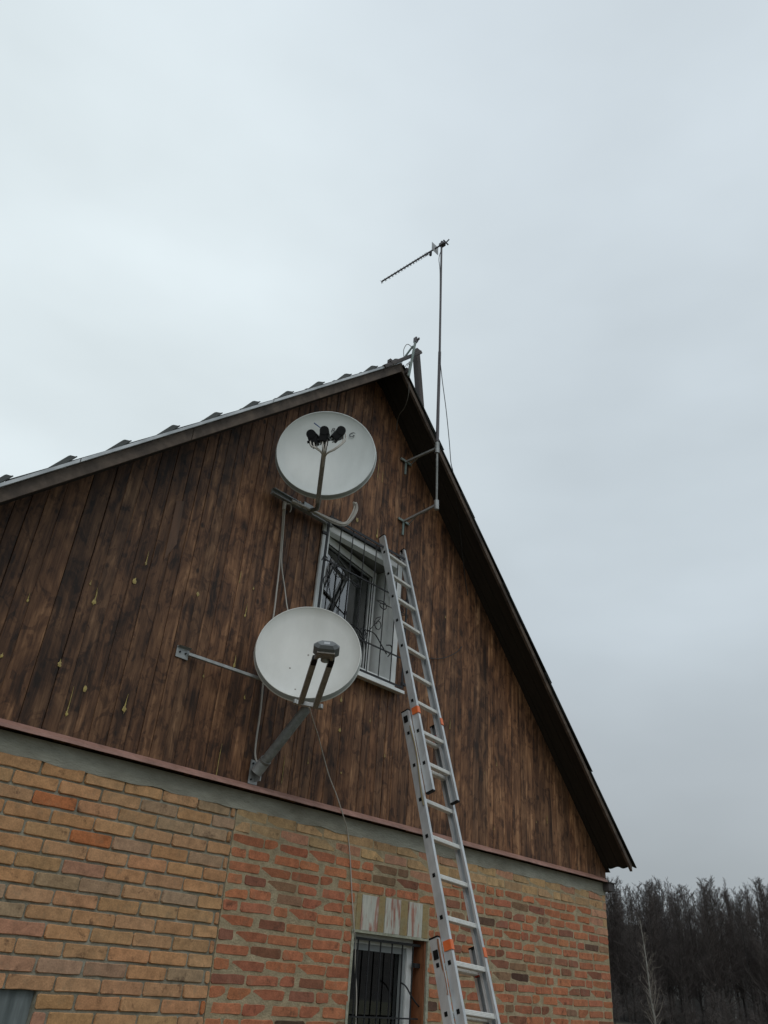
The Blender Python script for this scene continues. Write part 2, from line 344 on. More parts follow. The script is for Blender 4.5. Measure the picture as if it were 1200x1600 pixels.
def brick_mesh(wd, ht, rough, seed, dp=.03):
    """hand-laid brick face: jittered outline with an arris, 12 corners"""
    r = random.Random(seed); o = []
    hx, hz = wd/2, ht/2; c = min(.003+rough*1.9, hz*.6)
    base = [(-hx+c, -hz), (-hx*.33, -hz), (hx*.33, -hz), (hx-c, -hz), (hx, -hz+c), (hx, hz-c), (hx-c, hz), (hx*.33, hz), (-hx*.33, hz), (-hx+c, hz), (-hx, hz-c), (-hx, -hz+c)]
    o = [(x+r.uniform(-1, 1)*rough, z+r.uniform(-1, 1)*rough) for x, z in base]
    tiltx, tiltz = r.uniform(-.004, .004), r.uniform(-.003, .003)
    vs = [(x*(1-.0035/hx), -.003+tiltx*x/hx+tiltz*z/hz+r.uniform(-.0007, .0007), z*(1-.0032/hz)) for x, z in o]
    vs += [(x, .002, z) for x, z in o] + [(x, dp, z) for x, z in o]
    n = 12
    fs = [tuple(range(n))]+[(i, i+n, (i+1) % n+n, (i+1) % n) for i in range(n)]+[(i+n, i+2*n, (i+1) % n+2*n, (i+1) % n+n) for i in range(n)]
    return vs, fs
BANK = {}
def bank(kind, wd, ht, rough, k):
    key = (kind, round(wd, 3), k)
    if key not in BANK:
        vs, fs = brick_mesh(wd, ht, rough, {'tan': 11, 'pale': 23, 'red': 37}[kind]*10007+int(round(wd*1000))*13+k)
        me = bpy.data.meshes.new('brick'); me.from_pydata(vs, [], fs); me.materials.append(BRICK); me.update(); BANK[key] = (me, vs, fs)
    return BANK[key]
def jit(c, a=.08):
    k = 1+rng.uniform(-a, a); return tuple(max(.01, v*k*(1+rng.uniform(-.04, .04))) for v in c)
def tan_col():
    q = rng.random()
    if q < .018: return jit((.58, .20, .08))
    if q < .12: return jit((.50, .26, .16))
    if q < .22: return jit((.45, .29, .18))
    if q < .55: return jit((.56, .295, .145))
    return jit((.54, .305, .155), .07)
def red_col():
    q = rng.random()
    if q < .03: return jit((.13, .075, .05), .25)
    if q < .16: return jit((.31, .13, .08), .15)
    if q < .23: return jit((.29, .17, .10), .15)
    if q < .70: return jit((.50, .19, .095), .12)
    return jit((.45, .165, .09), .12)
def pale_col():
    return jit((.52, .33, .17), .1) if rng.random() < .7 else jit((.50, .26, .16), .1)
PITCH_Z = .0775
bricks = []        # (x centre, z centre, width, height, rough, kind, colour)
def blocked(x0, x1, z0, z1):
    for o in (W2, PN, LINT):
        if x1 > o[0]+.004 and x0 < o[1]-.004 and z1 > o[2]+.004 and z0 < o[3]-.004: return o
    return None
def put(x0, x1, zc, ht, rough, kind, colr):
    """clip a brick against the openings"""
    z0, z1 = zc-ht/2, zc+ht/2
    segs = [(x0, x1)]
    for o in (W2, PN, LINT):
        if z1 > o[2]+.006 and z0 < o[3]-.006:
            ns = []
            for a, b in segs:
                if b <= o[0] or a >= o[1]: ns.append((a, b)); continue
                if a < o[0]: ns.append((a, o[0]-.008))
                if b > o[1]: ns.append((o[1]+.008, b))
            segs = ns
    for a, b in segs:
        if b-a > .03:
            wq = round((b-a)/.012)*.012 if kind != 'tan' else round((b-a)/.01)*.01
            bricks.append(((a+b)/2, zc, min(wq, b-a+.003), ht, rough, kind, colr))
row = 0
z = ZT-.0005
while z > .02:
    zc = z-.034
    # left part: tidy tan stretchers
    ph = 1.922 if row % 2 == 0 else 1.787
    x = ph-.262*8
    while x < XB:
        a, b = max(x+.006, XL), min(x+.262-.006, XB-.008)
        j = rng.uniform(-.003, .003)
        if b-a > .03: put(a+j, b+j, zc+rng.uniform(-.0015, .0015), .064, .0022, 'tan', tan_col())
        x += .262
    # right part: pale courses on top, rough red below
    x = XB+.004
    if row % 2: x -= .0
    first = True
    npale = 2
    while x < XR-.02:
        pale = row < 2 or (row < 5 and x > 7.55) or (row == 2 and 4.9 < x < 5.5)
        q = rng.random()
        wd = .25 if q < (.9 if pale else .62) else (.12 if q > .85 else .18)
        if first and row % 2: wd = .12
        first = False
        gap = .011 if pale else rng.uniform(.010, .022)
        b = min(x+wd, XR)
        if XR-b < .07: b = XR
        if b-x > .04:
            if pale: put(x, b, zc+rng.uniform(-.001, .001), .065, .0016, 'pale', pale_col())
            else: put(x, b, zc+rng.uniform(-.004, .004)+.004*math.sin(x*2.1+row), rng.uniform(.057, .065), .0038, 'red', red_col())
        x = b+gap
    z -= PITCH_Z; row += 1
def pxy(p):
    v = Vector(p)-CAM; zz = v.dot(fwd); return (600+F*v.dot(rgt)/zz, 800-F*v.dot(upv)/zz, zz)
inv, outv = [], []
for b in bricks:
    X, Y, D = pxy((b[0], 0, b[1])); c = (Vector((b[0], 0, b[1]))-CAM)
    area = b[2]*b[3]*abs(c.normalized().y)/(D*D)
    (inv if (-8 < X < 1208 and -8 < Y < 1608) else outv).append((area, b))
inv.sort(key=lambda q: -q[0])
near = inv[:296]; far = inv[296:]+outv
def link_brick(b, name='brick'):
    me, _, _ = bank(b[5], b[2], b[3], b[4], rng.randrange(5))
    o = bpy.data.objects.new(name, me); COL.objects.link(o); o.parent = wall
    o.location = (b[0]-X0, 0, b[1]); o.color = (*b[6], 1)
    o.scale = (1, 1, b[3]/.064 if b[5] == 'red' else 1)
    return o
for _, b in near: link_brick(b)
fm = MB(); tint = []
for _, b in far:
    _, vs_, fs_ = bank(b[5], b[2], b[3], b[4], rng.randrange(5)); k = b[3]/.064 if b[5] == 'red' else 1
    fm.add([(x+b[0], y, z_*k+b[1]) for x, y, z_ in vs_], fs_); tint += [(*b[6], 1)]*len(fs_)
# side and back walls as coursed bricks too (joined)
BANKM = fm
fo = fm.build('brickwork', BRICKA, wall); fo['kind'] = 'stuff'
at_ = fo.data.attributes.new('tint', 'FLOAT_COLOR', 'FACE'); at_.data.foreach_set('color', np.array(tint, dtype=np.float32).ravel())
# side walls: brick texture on plain walls (never in view)
def side_brick_mat():
    m = bpy.data.materials.new('side_brickwork'); m.use_nodes = True; t = m.node_tree; b = t.nodes['Principled BSDF']; b.inputs['Roughness'].default_value = .9
    bt = t.nodes.new('ShaderNodeTexBrick'); bt.inputs['Color1'].default_value = (.42, .16, .09, 1); bt.inputs['Color2'].default_value = (.28, .12, .07, 1); bt.inputs['Mortar'].default_value = (.3, .25, .16, 1)
    bt.inputs['Scale'].default_value = 1; bt.inputs['Brick Width'].default_value = .26; bt.inputs['Row Height'].default_value = .0775; bt.inputs['Mortar Size'].default_value = .006
    g = t.nodes.new('ShaderNodeNewGeometry'); s = t.nodes.new('ShaderNodeSeparateXYZ'); c = t.nodes.new('ShaderNodeCombineXYZ'); ad = t.nodes.new('ShaderNodeMath')
    t.links.new(g.outputs['Position'], s.inputs[0]); t.links.new(s.outputs[0], ad.inputs[0]); t.links.new(s.outputs[1], ad.inputs[1]); t.links.new(ad.outputs[0], c.inputs[0]); t.links.new(s.outputs[2], c.inputs[1])
    t.links.new(c.outputs[0], bt.inputs[0]); t.links.new(bt.outputs[0], b.inputs['Base Color']); return m
SB = side_brick_mat()
sw = MB()
for x_, s_ in ((XL+.04, -1), (XR-.04, 1)):
    sw.box((x_, HD/2+.03, 1.3), (.08, HD, 2.6))
sw.box((X0, HD+.02, 1.3), (XR-XL-.2, .1, 2.6))
sw.build('side_wall', SB, house)

# --- cement band, tin flashing, corner board
cb = MB(); nseg = 110
for i in range(nseg):
    xa, xb = XL+(XR-XL)*i/nseg, XL+(XR-XL)*(i+1)/nseg
    za, zb = (ZT-.010+.022*mnoise.noise(Vector((q*5.1, 0, 5))) for q in (xa, xb))
    ya, yb = (-.006+.004*mnoise.noise(Vector((q*2.3, 4, 1))) for q in (xa, xb))
    if i == 0: yield_ = None
    cb.add([(xa, ya, za), (xb, yb, zb), (xb, yb-.003, 2.60), (xa, ya-.003, 2.60), (xa, .05, za), (xb, .05, zb)], [(0, 1, 2, 3), (4, 5, 1, 0)], smooth=False)
cb.add([(XR, -.008, ZT-.01), (XR, .3, ZT-.01), (XR, .3, 2.6), (XR, -.008, 2.6)], [(0, 1, 2, 3)])
cb.build('cement_band', CONC, house)
xf = [XL-.05, 2.19, 3.87, 5.62, XR-.06]
for i in range(4):
    fl = MB(); a, b = xf[i]-.03, xf[i+1]
    k = .0025*(i % 2); n = 10
    for j in range(n):
        xa, xb = a+(b-a)*j/n, a+(b-a)*(j+1)/n
        q = [.005*mnoise.noise(Vector((t*2.7, i*3, 0))) for t in (xa, xb)]
        prof = lambda x, d: [(x, -.02, 2.652), (x, -.070-k, 2.621+d), (x, -.074-k, 2.604+d), (x, -.070-k, 2.604+d), (x, -.066-k, 2.618+d), (x, -.005, 2.622)]
        vs_ = prof(xa, q[0])+prof(xb, q[1])
        fl.add(vs_, [(s, s+1, s+7, s+6) for s in range(5)])
    fl.build('flashing', FLASH, house)
eb = MB(); eb.box((8.06, .01, 2.563), (.12, .17, .07)); eb.box((8.055, .01, 2.605), (.14, .19, .010)); eb.build('eave_board', OLDW, house)

# --- gable boards
W1 = (3.705, 4.685, 3.69, 4.865)
gable = MB(); gable.add([(XL, .035, 2.6), (XR, .035, 2.6), (XR, .035, zroof(XR)), (X0, .035, 6.72), (XL, .035, zroof(XL))], [])
gb = MB()
def gback(x0, x1, z0, z1f):
    n = 12
    for i in range(n):
        a, b = x0+(x1-x0)*i/n, x0+(x1-x0)*(i+1)/n
        gb.add([(a, .03, z0), (b, .03, z0), (b, .03, z1f(b)), (a, .03, z1f(a))], [(0, 1, 2, 3)])
gback(XL-.05, W1[0], 2.55, lambda x: zroof(x)+.03); gback(W1[1], XR+.05, 2.55, lambda x: zroof(x)+.03)
gback(W1[0], W1[1], 2.55, lambda x: W1[2]); gback(W1[0], W1[1], W1[3], lambda x: zroof(x)+.03)
gwall = gb.build('gable_wall', DARKW, house)
def board(x0, x1, z0, zt, yoff):
    """one vertical board with eased edges; zt(x) gives its top"""
    m = MB(); c = .0025; yf, yb_ = -.012+yoff, .026
    xs = [x0, x0+c, x1-c, x1]; ys = [yf+.002, yf, yf, yf+.002]
    mid = [X0] if x0 < X0 < x1 else []
    z1 = [zt(x) for x in xs]
    vs_ = [(x0, yb_, z0)]+[(x, y, z0) for x, y in zip(xs, ys)]+[(x1, yb_, z0)]
    vs_ += [(x0, yb_, zt(x0))]+[(x, y, zz) for x, y, zz in zip(xs, ys, z1)]+[(x1, yb_, zt(x1))]
    m.add(vs_, [(i, i+1, i+7, i+6) for i in range(5)]+[(5, 4, 3, 2, 1, 0)])
    return m
x = XL-.04; rb = random.Random(21)
nb = 0
while x < XR+.02:
    wd = rb.choice((.085, .09, .095, .10, .118, .14)); x1 = min(x+wd, XR+.03)
    if x1-x > .03:
        g = rb.choice((.001, .0015, .002, .003, .0055)); a, b = x+g/2, x1-g/2
        # tone: darker and greyer to the left, browner in the middle
        cxx = (a+b)/2; t = min(1, max(0, (cxx-1.2)/2.6)); tone = (.72+.46*t)*rb.uniform(.80, 1.2)
        if rb.random() < .12: tone *= 1.2
        warm = rb.uniform(-.05, .05)+.02*t
        colr = (tone*(1.04+warm), tone*(.97-.1*warm), tone*(.87-warm))
        segs = []
        z0 = 2.612+rb.uniform(-.003, .003)
        yo = rb.uniform(-.0015, .0015)
        if b > W1[0]-.0 and a < W1[1]:
            pieces = []
            if a < W1[0]-.02: pieces.append((a, W1[0]-.001, z0, zroof))
            elif b > W1[1]+.02: pieces.append((W1[1]+.001, b, z0, zroof))
            aa, bb = max(a, W1[0]+.001), min(b, W1[1]-.001)
            if bb-aa > .01:
                pieces.append((aa, bb, z0, lambda q: W1[2])); pieces.append((aa, bb, W1[3], zroof))
        else: pieces = [(a, b, z0, zroof)]
        for (p, q, zz, zt) in pieces:
            if zt is zroof and zroof((p+q)/2) < zz+.02: continue
            bo = board(p, q, zz, (lambda s, f=zt: max(f(s), zz+.005)), yo).build('board', BOARD, gwall); bo.color = (*colr, 1); nb += 1
    x = x1
# resin runs and knots, real raised drips on the boards
def drip(px_, py_, L, wdt):
    wdt *= rng.uniform(.65, 1.05); L *= rng.uniform(.6, 1.3); c = at(px_, py_, -.016); m = MB(); n = 10; vs_ = [(c.x, -.0205, c.z)]
    for i in range(n):
        a = 2*math.pi*i/n; vs_.append((c.x+math.sin(a)*wdt*(1+.38*rng.uniform(-1, 1)), -.0165, c.z+math.cos(a)*wdt*1.35*(1+.4*rng.uniform(-1, 1))))
    m.add(vs_, [(0, 1+(i+1) % n, 1+i) for i in range(n)], smooth=True)
    if L > .06:
        q_ = c.x+rng.uniform(-.004, .004); m.tube([(q_, -.0165, c.z-wdt*rng.uniform(1, 2.5)), (c.x, -.0165, c.z+L*.5), (q_, -.0165, c.z+L*1.2)], [.0012, .0028, .0008], 5)
    if L > 0:
        m.add([(c.x-wdt*.45, -.0168, c.z+wdt*.7), (c.x+wdt*.45, -.0168, c.z+wdt*.7), (c.x+wdt*.1+.004*rng.uniform(-1, 1), -.0165, c.z+L), (c.x, -.0195, c.z+wdt*.4)], [(0, 3, 2), (3, 1, 2)])
    m.build('resin_drip', YEL, gwall)
for p in [(43, 938, .05, .010), (141, 913, .05, .010), (147, 941, .09, .014), (228, 880, .10, .011), (210, 909, .05, .015), (93, 1038, .05, .014), (104, 1115, .13, .013),
          (194, 1108, .11, .014), (374, 909, .06, .007), (396, 920, .03, .009), (383, 962, .11, .010), (309, 928, .02, .012), (133, 1076, 0, .014), (366, 1040, .07, .016),
          (338, 1210, .22, .006), (590, 745, .16, .008), (597, 752, .1, .007), (558, 812, .0, .015), (589, 838, .1, .012), (533, 1094, .05, .012), (531, 1141, 0, .014),
          (578, 1127, .05, .008), (703, 1138, .11, .007), (601, 1181, .03, .010), (481, 1192, .04, .009), (533, 1208, 0, .007), (776, 1196, .04, .007), (757, 1209, .03, .005),
          (772, 1296, .03, .006), (855, 1286, .05, .005), (838, 1285, .03, .005), (318, 1057, .03, .007), (382, 1090, .03, .007), (696, 965, .03, .006), (3, 1025, .03, .011), (440, 1222, .14, .006)]:
    drip(*p)
# a bare, unstained strip on one board
sp = MB(); q = [at(276, 783, -.0185), at(288, 783, -.0185), at(276, 850, -.0185), at(256, 875, -.0185)]
sp.add([tuple(v) for v in q], [(0, 1, 2, 3)]); sp.build('bare_patch', mat('bare_wood', (.17, .085, .048), .7, col2=(.085, .05, .03), vscale=9, stretch=(3, 3, .4), thr=(.3, .7)), gwall)

# --- soffit, verge boards, edge trim
def slab(pts_xz, y0, y1):
    """prism between two y planes"""
    m = MB(); n = len(pts_xz); vs_ = [(x, y0, z) for x, z in pts_xz]+[(x, y1, z) for x, z in pts_xz]
    m.add(vs_, [tuple(range(n)), tuple(range(2*n-1, n-1, -1))]+[(i, i+n, (i+1) % n+n, (i+1) % n) for i in range(n)]); return m
EL = 0.10; ER = 8.20        # eave ends of the boards
for side in (0, 1):
    a, b = ((EL, X0-.004) if side == 0 else (X0+.004, 8.03))
    # soffit planks run with the slope
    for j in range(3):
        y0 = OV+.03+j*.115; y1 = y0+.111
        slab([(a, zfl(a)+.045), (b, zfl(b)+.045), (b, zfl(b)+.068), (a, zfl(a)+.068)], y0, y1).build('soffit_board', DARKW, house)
splits = [(EL, 2.16), (2.165, X0-.001)]
for a, b in splits:
    slab([(a, zfl(a)), (b, zfl(b)), (b, zfl(b)+.102), (a, zfl(a)+.102)], OV, OV+.027).build('fascia_board', FASC, house)
for a, b in ((X0+.001, 6.1), (6.105, 8.035)):
    slab([(a, zfl(a)), (b, zfl(b)), (b, zfl(b)+.062), (a, zfl(a)+.062)], OV, OV+.027).build('fascia_board', FASC, house)
for a, b in ((EL, 1.48), (1.475, 2.75), (2.745, X0-.03)):
    slab([(a, zfl(a)+.106), (b, zfl(b)+.106), (b, zfl(b)+.132), (a, zfl(a)+.132)], OV-.030, OV+.0).build('edge_trim', TRIM, house)
# roof deck and corrugated sheets
rf = MB()
for a, b in ((-.1, X0), (X0, 8.1)):
    rf.add([(a, -.05, zfl(a)+.07), (b, -.05, zfl(b)+.07), (b, HD+.3, zfl(b)+.07), (a, HD+.3, zfl(a)+.07)], [(0, 1, 2, 3)])
roof = rf.build('roof', DARKW, house)
def sheet_mesh(side, L, wide, lift_low, lift_up, knee):
    """corrugated sheet: local u up the slope 0..L, v along y 0..wide; thickness 6 mm"""
    sl_ = math.atan(.994 if side < 0 else 1.022); us = [0, L*knee, L]; nv = int(wide/.1466*8)
    m = MB(); top = []; bot = []
    def P(u, v, h):
        X = u*math.cos(sl_); Z = u*math.sin(sl_); nx, nz = -math.sin(sl_), math.cos(sl_)
        if side < 0: return (X+nx*h, v, Z+nz*h)
        return (-X-nx*h, v, Z+nz*h)
    for u in us:
        hh = lift_low*(1-min(1, u/(L*knee)))+(lift_up*max(0, (u-L*knee)/(L*(1-knee))) if knee < 1 else 0)
        for j in range(nv+1):
            v = wide*j/nv; wv = .019*(1-math.cos(2*math.pi*v/.1466))*.5+.0
            m.v.append(P(u, v, hh+wv*1.6+.007)); m.v.append(P(u, v, hh+wv*1.6))
    W_ = (nv+1)*2
    for i in range(2):
        for j in range(nv):
            a = i*W_+j*2; b = a+2; c = a+W_; d = c+2
            m.f += [(a, b, d, c), (a+1, c+1, d+1, b+1)]
    for j in range(nv):
        a = j*2; m.f.append((a, a+1, a+3, a+2)); a = 2*W_+j*2; m.f.append((a, a+2, a+3, a+1))
    for i in range(2):
        a = i*W_; m.f.append((a, a+W_, a+W_+1, a+1)); a = i*W_+nv*2; m.f.append((a, a+1, a+W_+1, a+W_))
    m.m = [0]*len(m.f); m.sm = [True]*len(m.f); return m.data('roof_sheet', SHEET)
WID = .1466*8
meL = sheet_mesh(-1, .43, WID, .004, .034, .62)
meR = sheet_mesh(1, 1.13, WID, .020, 0, 1.0)
def place(me, x, z, y):
    o = bpy.data.objects.new('roof_sheet', me); COL.objects.link(o); o.parent = roof; o.location = (x-X0, y, z); return o
cs = .30
xk = X0-.008-.30
while xk > -.2:
    for j in range(8): place(meL, xk, zfl(xk)+.108+rng.uniform(0, .005), OV+.004+j*(WID-.02)+rng.uniform(-.012, .006))
    xk -= .297
# right slope: lower edge of each long sheet steps out over the next
for xlow in (5.318, 5.90, 6.60, 7.30, 8.075):
    for j in range(8): place(meR, xlow, zfl(xlow)+.062+rng.uniform(0, .004), OV-.02+j*(WID-.02)+rng.uniform(-.008, .008))
meR2 = sheet_mesh(1, .92, WID, .020, 0, 1.0)
for j in range(8): place(meR2, 4.80, zfl(4.80)+.062, OV-.02+j*(WID-.02))
# ridge capping
rc = MB()
for y0 in [OV+.03+i*.9 for i in range(11)]:
    pr = [(-.16, -.115), (-.08, -.03), (0, .02), (.08, -.03), (.16, -.115)]
    vs_ = [(X0+dx, y0, 6.785+dz) for dx, dz in pr]+[(X0+dx, y0+.93, 6.78+dz) for dx, dz in pr]
    rc.add(vs_, [(i, i+1, i+6, i+5) for i in range(4)])
rc.build('ridge_cap', SHEET, roof)

# --- upper window (open sash), grille
win = MB(); x0, x1, z0, z1 = W1; fw = .062
def ring(m, x0, x1, z0, z1, wd, y0, y1, mat_=0, ax=None):
    yc = (y0+y1)/2; d = y1-y0
    m.box((x0+wd/2, yc, (z0+z1)/2), (wd, d, z1-z0), mat=mat_); m.box((x1-wd/2, yc, (z0+z1)/2), (wd, d, z1-z0), mat=mat_)
    m.box(((x0+x1)/2, yc, z0+wd/2), (x1-x0-2*wd-.001, d, wd), mat=mat_); m.box(((x0+x1)/2, yc, z1-wd/2), (x1-x0-2*wd-.001, d, wd), mat=mat_)
ring(win, x0+.002, x1-.002, z0+.002, z1-.002, fw, -.02, .05)
window = win.build('window', PVC, house)
# casing strip on the boards at the left jamb and over the top
cs_ = MB(); cs_.box((x0-.012, -.022, (z0+z1)/2), (.018, .016, z1-z0+.02)); cs_.build('window_trim', PVC, window)
hd = MB(); hd.box(((x0+x1)/2, -.026, z1+.018), (x1-x0+.07, .026, .03)); hd.build('window_head', BLACKM, window)
sil = MB(); sx0, sx1 = x0-.035, x1+.03
sil.add([(sx0, -.015, z0+.006), (sx1, -.015, z0+.006), (sx1, -.105, z0-.02), (sx0, -.105, z0-.02), (sx0, -.107, z0-.045), (sx1, -.107, z0-.045), (sx1, -.102, z0-.047), (sx0, -.102, z0-.047), (sx0, -.015, z0-.03), (sx1, -.015, z0-.03)],
        [(0, 1, 2, 3), (3, 2, 5, 4), (4, 5, 6, 7), (7, 6, 9, 8), (0, 3, 4, 7, 8), (1, 9, 6, 5, 2)])
sil.build('sill', PVC, window)
# inner reveals of the wall behind the frame
rv = MB(); a0, a1, c0, c1 = x0+.03, x1-.03, z0+.03, z1-.03
for p, q in (((a0, c0), (a0, c1)), ((a0, c1), (a1, c1)), ((a1, c1), (a1, c0)), ((a1, c0), (a0, c0))):
    rv.add([(p[0], .051, p[1]), (q[0], .051, q[1]), (q[0], .34, q[1]), (p[0], .34, p[1])], [(0, 1, 2, 3)])
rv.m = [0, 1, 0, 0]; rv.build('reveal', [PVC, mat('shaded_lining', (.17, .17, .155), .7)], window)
# sash hinged on the left jamb and swung into the room
th = math.radians(11.5); hx, hy = x0+.06, .045
ax = (Vector((math.cos(th), math.sin(th), 0)), Vector((-math.sin(th), math.cos(th), 0)), Vector((0, 0, 1)))
sw_, sh0, sh1, st = (x1-x0)-.13, z0+.06, z1-.06, .068
def S(u, v, zz): return Vector((hx, hy, 0))+ax[0]*u+ax[1]*v+Vector((0, 0, zz))
ss = MB()
ss.box(S(st/2, .03, (sh0+sh1)/2), (st, .055, sh1-sh0), ax, bev=.006); ss.box(S(sw_-st/2, .03, (sh0+sh1)/2), (st, .055, sh1-sh0), ax, bev=.006)
ss.box(S(sw_/2, .03, sh0+st/2), (sw_-2*st, .054, st), ax); ss.box(S(sw_/2, .03, sh1-st/2), (sw_-2*st, .054, st), ax)
ss.build('sash', PVC, window)
gs = MB(); gs.box(S(sw_/2, .005, sh0+st+.004), (sw_-2*st, .006, .010), ax); gs.box(S(sw_/2, .005, sh1-st-.004), (sw_-2*st, .006, .010), ax); gs.box(S(st+.003, .005, (sh0+sh1)/2), (.010, .006, sh1-sh0-2*st), ax); gs.box(S(sw_-st-.003, .005, (sh0+sh1)/2), (.010, .006, sh1-sh0-2*st), ax)
gs.build('gasket', BLACKP, window)
gp = MB(); gp.box(S(sw_/2, .03, (sh0+sh1)/2), (sw_-2*st+.004, .006, sh1-sh0-2*st+.004), ax); gp.build('pane', GLASS, window)
# net curtain gathered behind the left half, darker one beside it
cu = MB(); n = 60
for lo, hi, mt, vb in ((.05, .60, 0, .080), (.58, 1.0, 1, .16)):
    uu_ = [(lo+(hi-lo)*i/n)*sw_ for i in range(n+1)]
    fo_ = [vb+(.012*math.sin(i*.62)+.004*math.sin(i*2.3) if mt == 0 else .02*math.sin(i*.8)) for i in range(n+1)]
    tp_ = [(z1-.13-.30*(i/n)**1.3) if mt == 0 else z1-.02 for i in range(n+1)]
    cu.add([S(a, b, z0+.05) for a, b in zip(uu_, fo_)]+[S(a, b, c) for a, b, c in zip(uu_, fo_, tp_)], [(i, i+1, n+2+i, n+1+i) for i in range(n)], mt, True)
for bp_ in ([(.17, 3.85), (.20, 4.05), (.22, 4.22), (.24, 4.34)], [(.22, 4.22), (.15, 4.36), (.10, 4.45)]):  # added forked tubes imitating branches reflected in the pane
    MB().tube(spline([S(a, .062, b) for a, b in bp_], 4), .010, 7).build('branch_reflection', mat('branch_reflection_tone', (.09, .10, .105), .8) if 'branch_reflection_tone' not in bpy.data.materials else bpy.data.materials['branch_reflection_tone'], window)
cu.build('curtain', [CURT, BROWNC], window)
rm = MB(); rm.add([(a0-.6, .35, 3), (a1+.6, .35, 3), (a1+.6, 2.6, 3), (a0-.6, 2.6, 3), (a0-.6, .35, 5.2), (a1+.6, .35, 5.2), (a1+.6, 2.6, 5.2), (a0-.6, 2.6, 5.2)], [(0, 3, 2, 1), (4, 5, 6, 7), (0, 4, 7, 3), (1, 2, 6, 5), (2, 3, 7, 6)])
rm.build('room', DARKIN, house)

GY = -.075
gx = [3.705, 3.843, 3.984, 4.129, 4.278, 4.42, 4.562, 4.70]
grille = MB(); grille.bar((gx[0]-.01, GY, 3.70), (gx[0]-.01, GY, 4.885), .022, .008, side=(1, 0, 0)); gr = grille.build('window_grille', BLACKM, house)
def gpart(name, m): return m.build(name, BLACKM, gr)
gpart('bar', MB().bar((gx[-1]+.01, GY, 3.70), (gx[-1]+.01, GY, 4.885), .016, .008, side=(1, 0, 0)))
for x_ in gx[1:-1]: gpart('bar', MB().tube([(x_, GY, 3.70), (x_, GY, 4.885)], .0048, 6))
for z_, w_ in ((4.885, .022), (4.482, .011), (3.950, .011), (3.702, .016)):
    gpart('crossbar', MB().bar((gx[0]-.01, GY-.009, z_), (gx[-1]+.012, GY-.009, z_), w_, .008, side=(0, 0, 1)))
for x_, z_ in ((gx[0]-.06, 4.72), (gx[0]-.06, 3.95), (gx[-1]+.06, 4.5), (gx[-1]+.06, 3.74)):
    gpart('lug', MB().bar((x_, GY+.01, z_), (x_+(.055 if x_ < 4 else -.055), GY, z_), .022, .02))
def scroll(cx, cz, sx, sz, rot=0.0):
    """wrought S-scroll: two spirals joined"""
    pts = []
    for i in range(17):
        t = i/16; a = -2.6*math.pi*(1-t)+math.pi/2; r = .045*(.35+.65*t); pts.append((-.05+r*math.cos(a)*.9, .07+r*math.sin(a)))
    pts2 = [(-p[0], -p[1]) for p in pts[::-1]]
    P = pts+pts2; c, s = math.cos(rot), math.sin(rot)
    return [(cx+sx*(p[0]*c-p[1]*s), GY-.004, cz+sz*(p[0]*s+p[1]*c)) for p in P]
for (cx, cz, sx, sz, rt) in ((3.80, 4.20, 1.1, 1.7, .1), (3.95, 4.42, 1.3, 1.0, 1.0), (4.28, 4.08, -1.3, 1.4, .3), (4.52, 4.36, 1.4, 1.0, 1.2)):
    gpart('scroll', MB().tube(spline(scroll(cx, cz, sx, sz, rt), 2), .0040, 6))
for c in ([(548, 975), (562, 985), (570, 1003), (571, 1015)], [(571, 984), (585, 990), (596, 1008), (604, 1022)], [(604, 1008), (611, 1009), (612, 1018), (606, 1026)], [(529, 873), (540, 888), (550, 898)], [(503, 875), (507, 868), (511, 872), (509, 876)]):
    gpart('scroll', MB().tube(spline([at(x_, y_, GY-.004) for x_, y_ in c], 5), .0052, 6))

# --- lower window
lw = MB(); x0, x1, z0, z1 = W2
ring(lw, x0+.0, x1-.06, z0, z1+.0, .062, .095, .14); lwin = lw.build('window', PVC, house)
m = MB(); ring(m, x0+.063, x1-.124, z0+.063, z1-.063, .04, .108, .138); m.build('sash', PVCG, lwin)
MB().box(((x0+x1)/2-.03, .146, (z0+z1)/2), (x1-x0-.25, .006, z1-z0-.19)).build('pane', GLASS, lwin)
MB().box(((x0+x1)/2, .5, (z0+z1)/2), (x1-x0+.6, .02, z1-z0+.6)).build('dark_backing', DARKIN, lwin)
MB().box((x1-.012, .085, (z0+z1)/2), (.02, .15, z1-z0-.004)).build('wooden_reveal', REDW, lwin)
MB().box((x1-.045, .137, (z0+z1)/2), (.034, .046, z1-z0-.006)).build('frame_packer', REDW, lwin)
sr = MB()
for a, b, s in (((x0-.006, z0), (x0-.006, z1+.02), 'v'), ((x1+.008, z0), (x1+.008, z1+.02), 'v')):
    n = 16
    for i in range(n):
        za, zb = a[1]+(b[1]-a[1])*i/n, a[1]+(b[1]-a[1])*(i+1)/n; j = [.006*mnoise.noise(Vector((a[0], q*9, 2))) for q in (za, zb)]
        sgn = -1 if a[0] < 4.8 else 1; e0 = a[0]+(.007 if sgn < 0 else -.009); wv = .026
        sr.add([(e0, -.006, za), (e0+sgn*(wv+j[0]), -.006, za), (e0+sgn*(wv+j[1]), -.006, zb), (e0, -.006, zb), (e0, .03, za), (e0, .03, zb)], [(0, 1, 2, 3) if sgn > 0 else (3, 2, 1, 0), (0, 3, 5, 4)])
n = 12
for i in range(n):
    a, b = x0-.03+(x1-x0+.06)*i/n, x0-.03+(x1-x0+.06)*(i+1)/n
    j = [.008*mnoise.noise(Vector((q*11, 3, 2))) for q in (a, b)]
    sr.add([(a, -.0075, z1-.001), (b, -.0075, z1-.001), (b, -.0075, z1+.016+j[1]), (a, -.0075, z1+.016+j[0]), (a, .05, z1-.001), (b, .05, z1-.001)], [(0, 1, 2, 3), (4, 5, 1, 0)])
sr.build('window_surround', LIME, lwin)
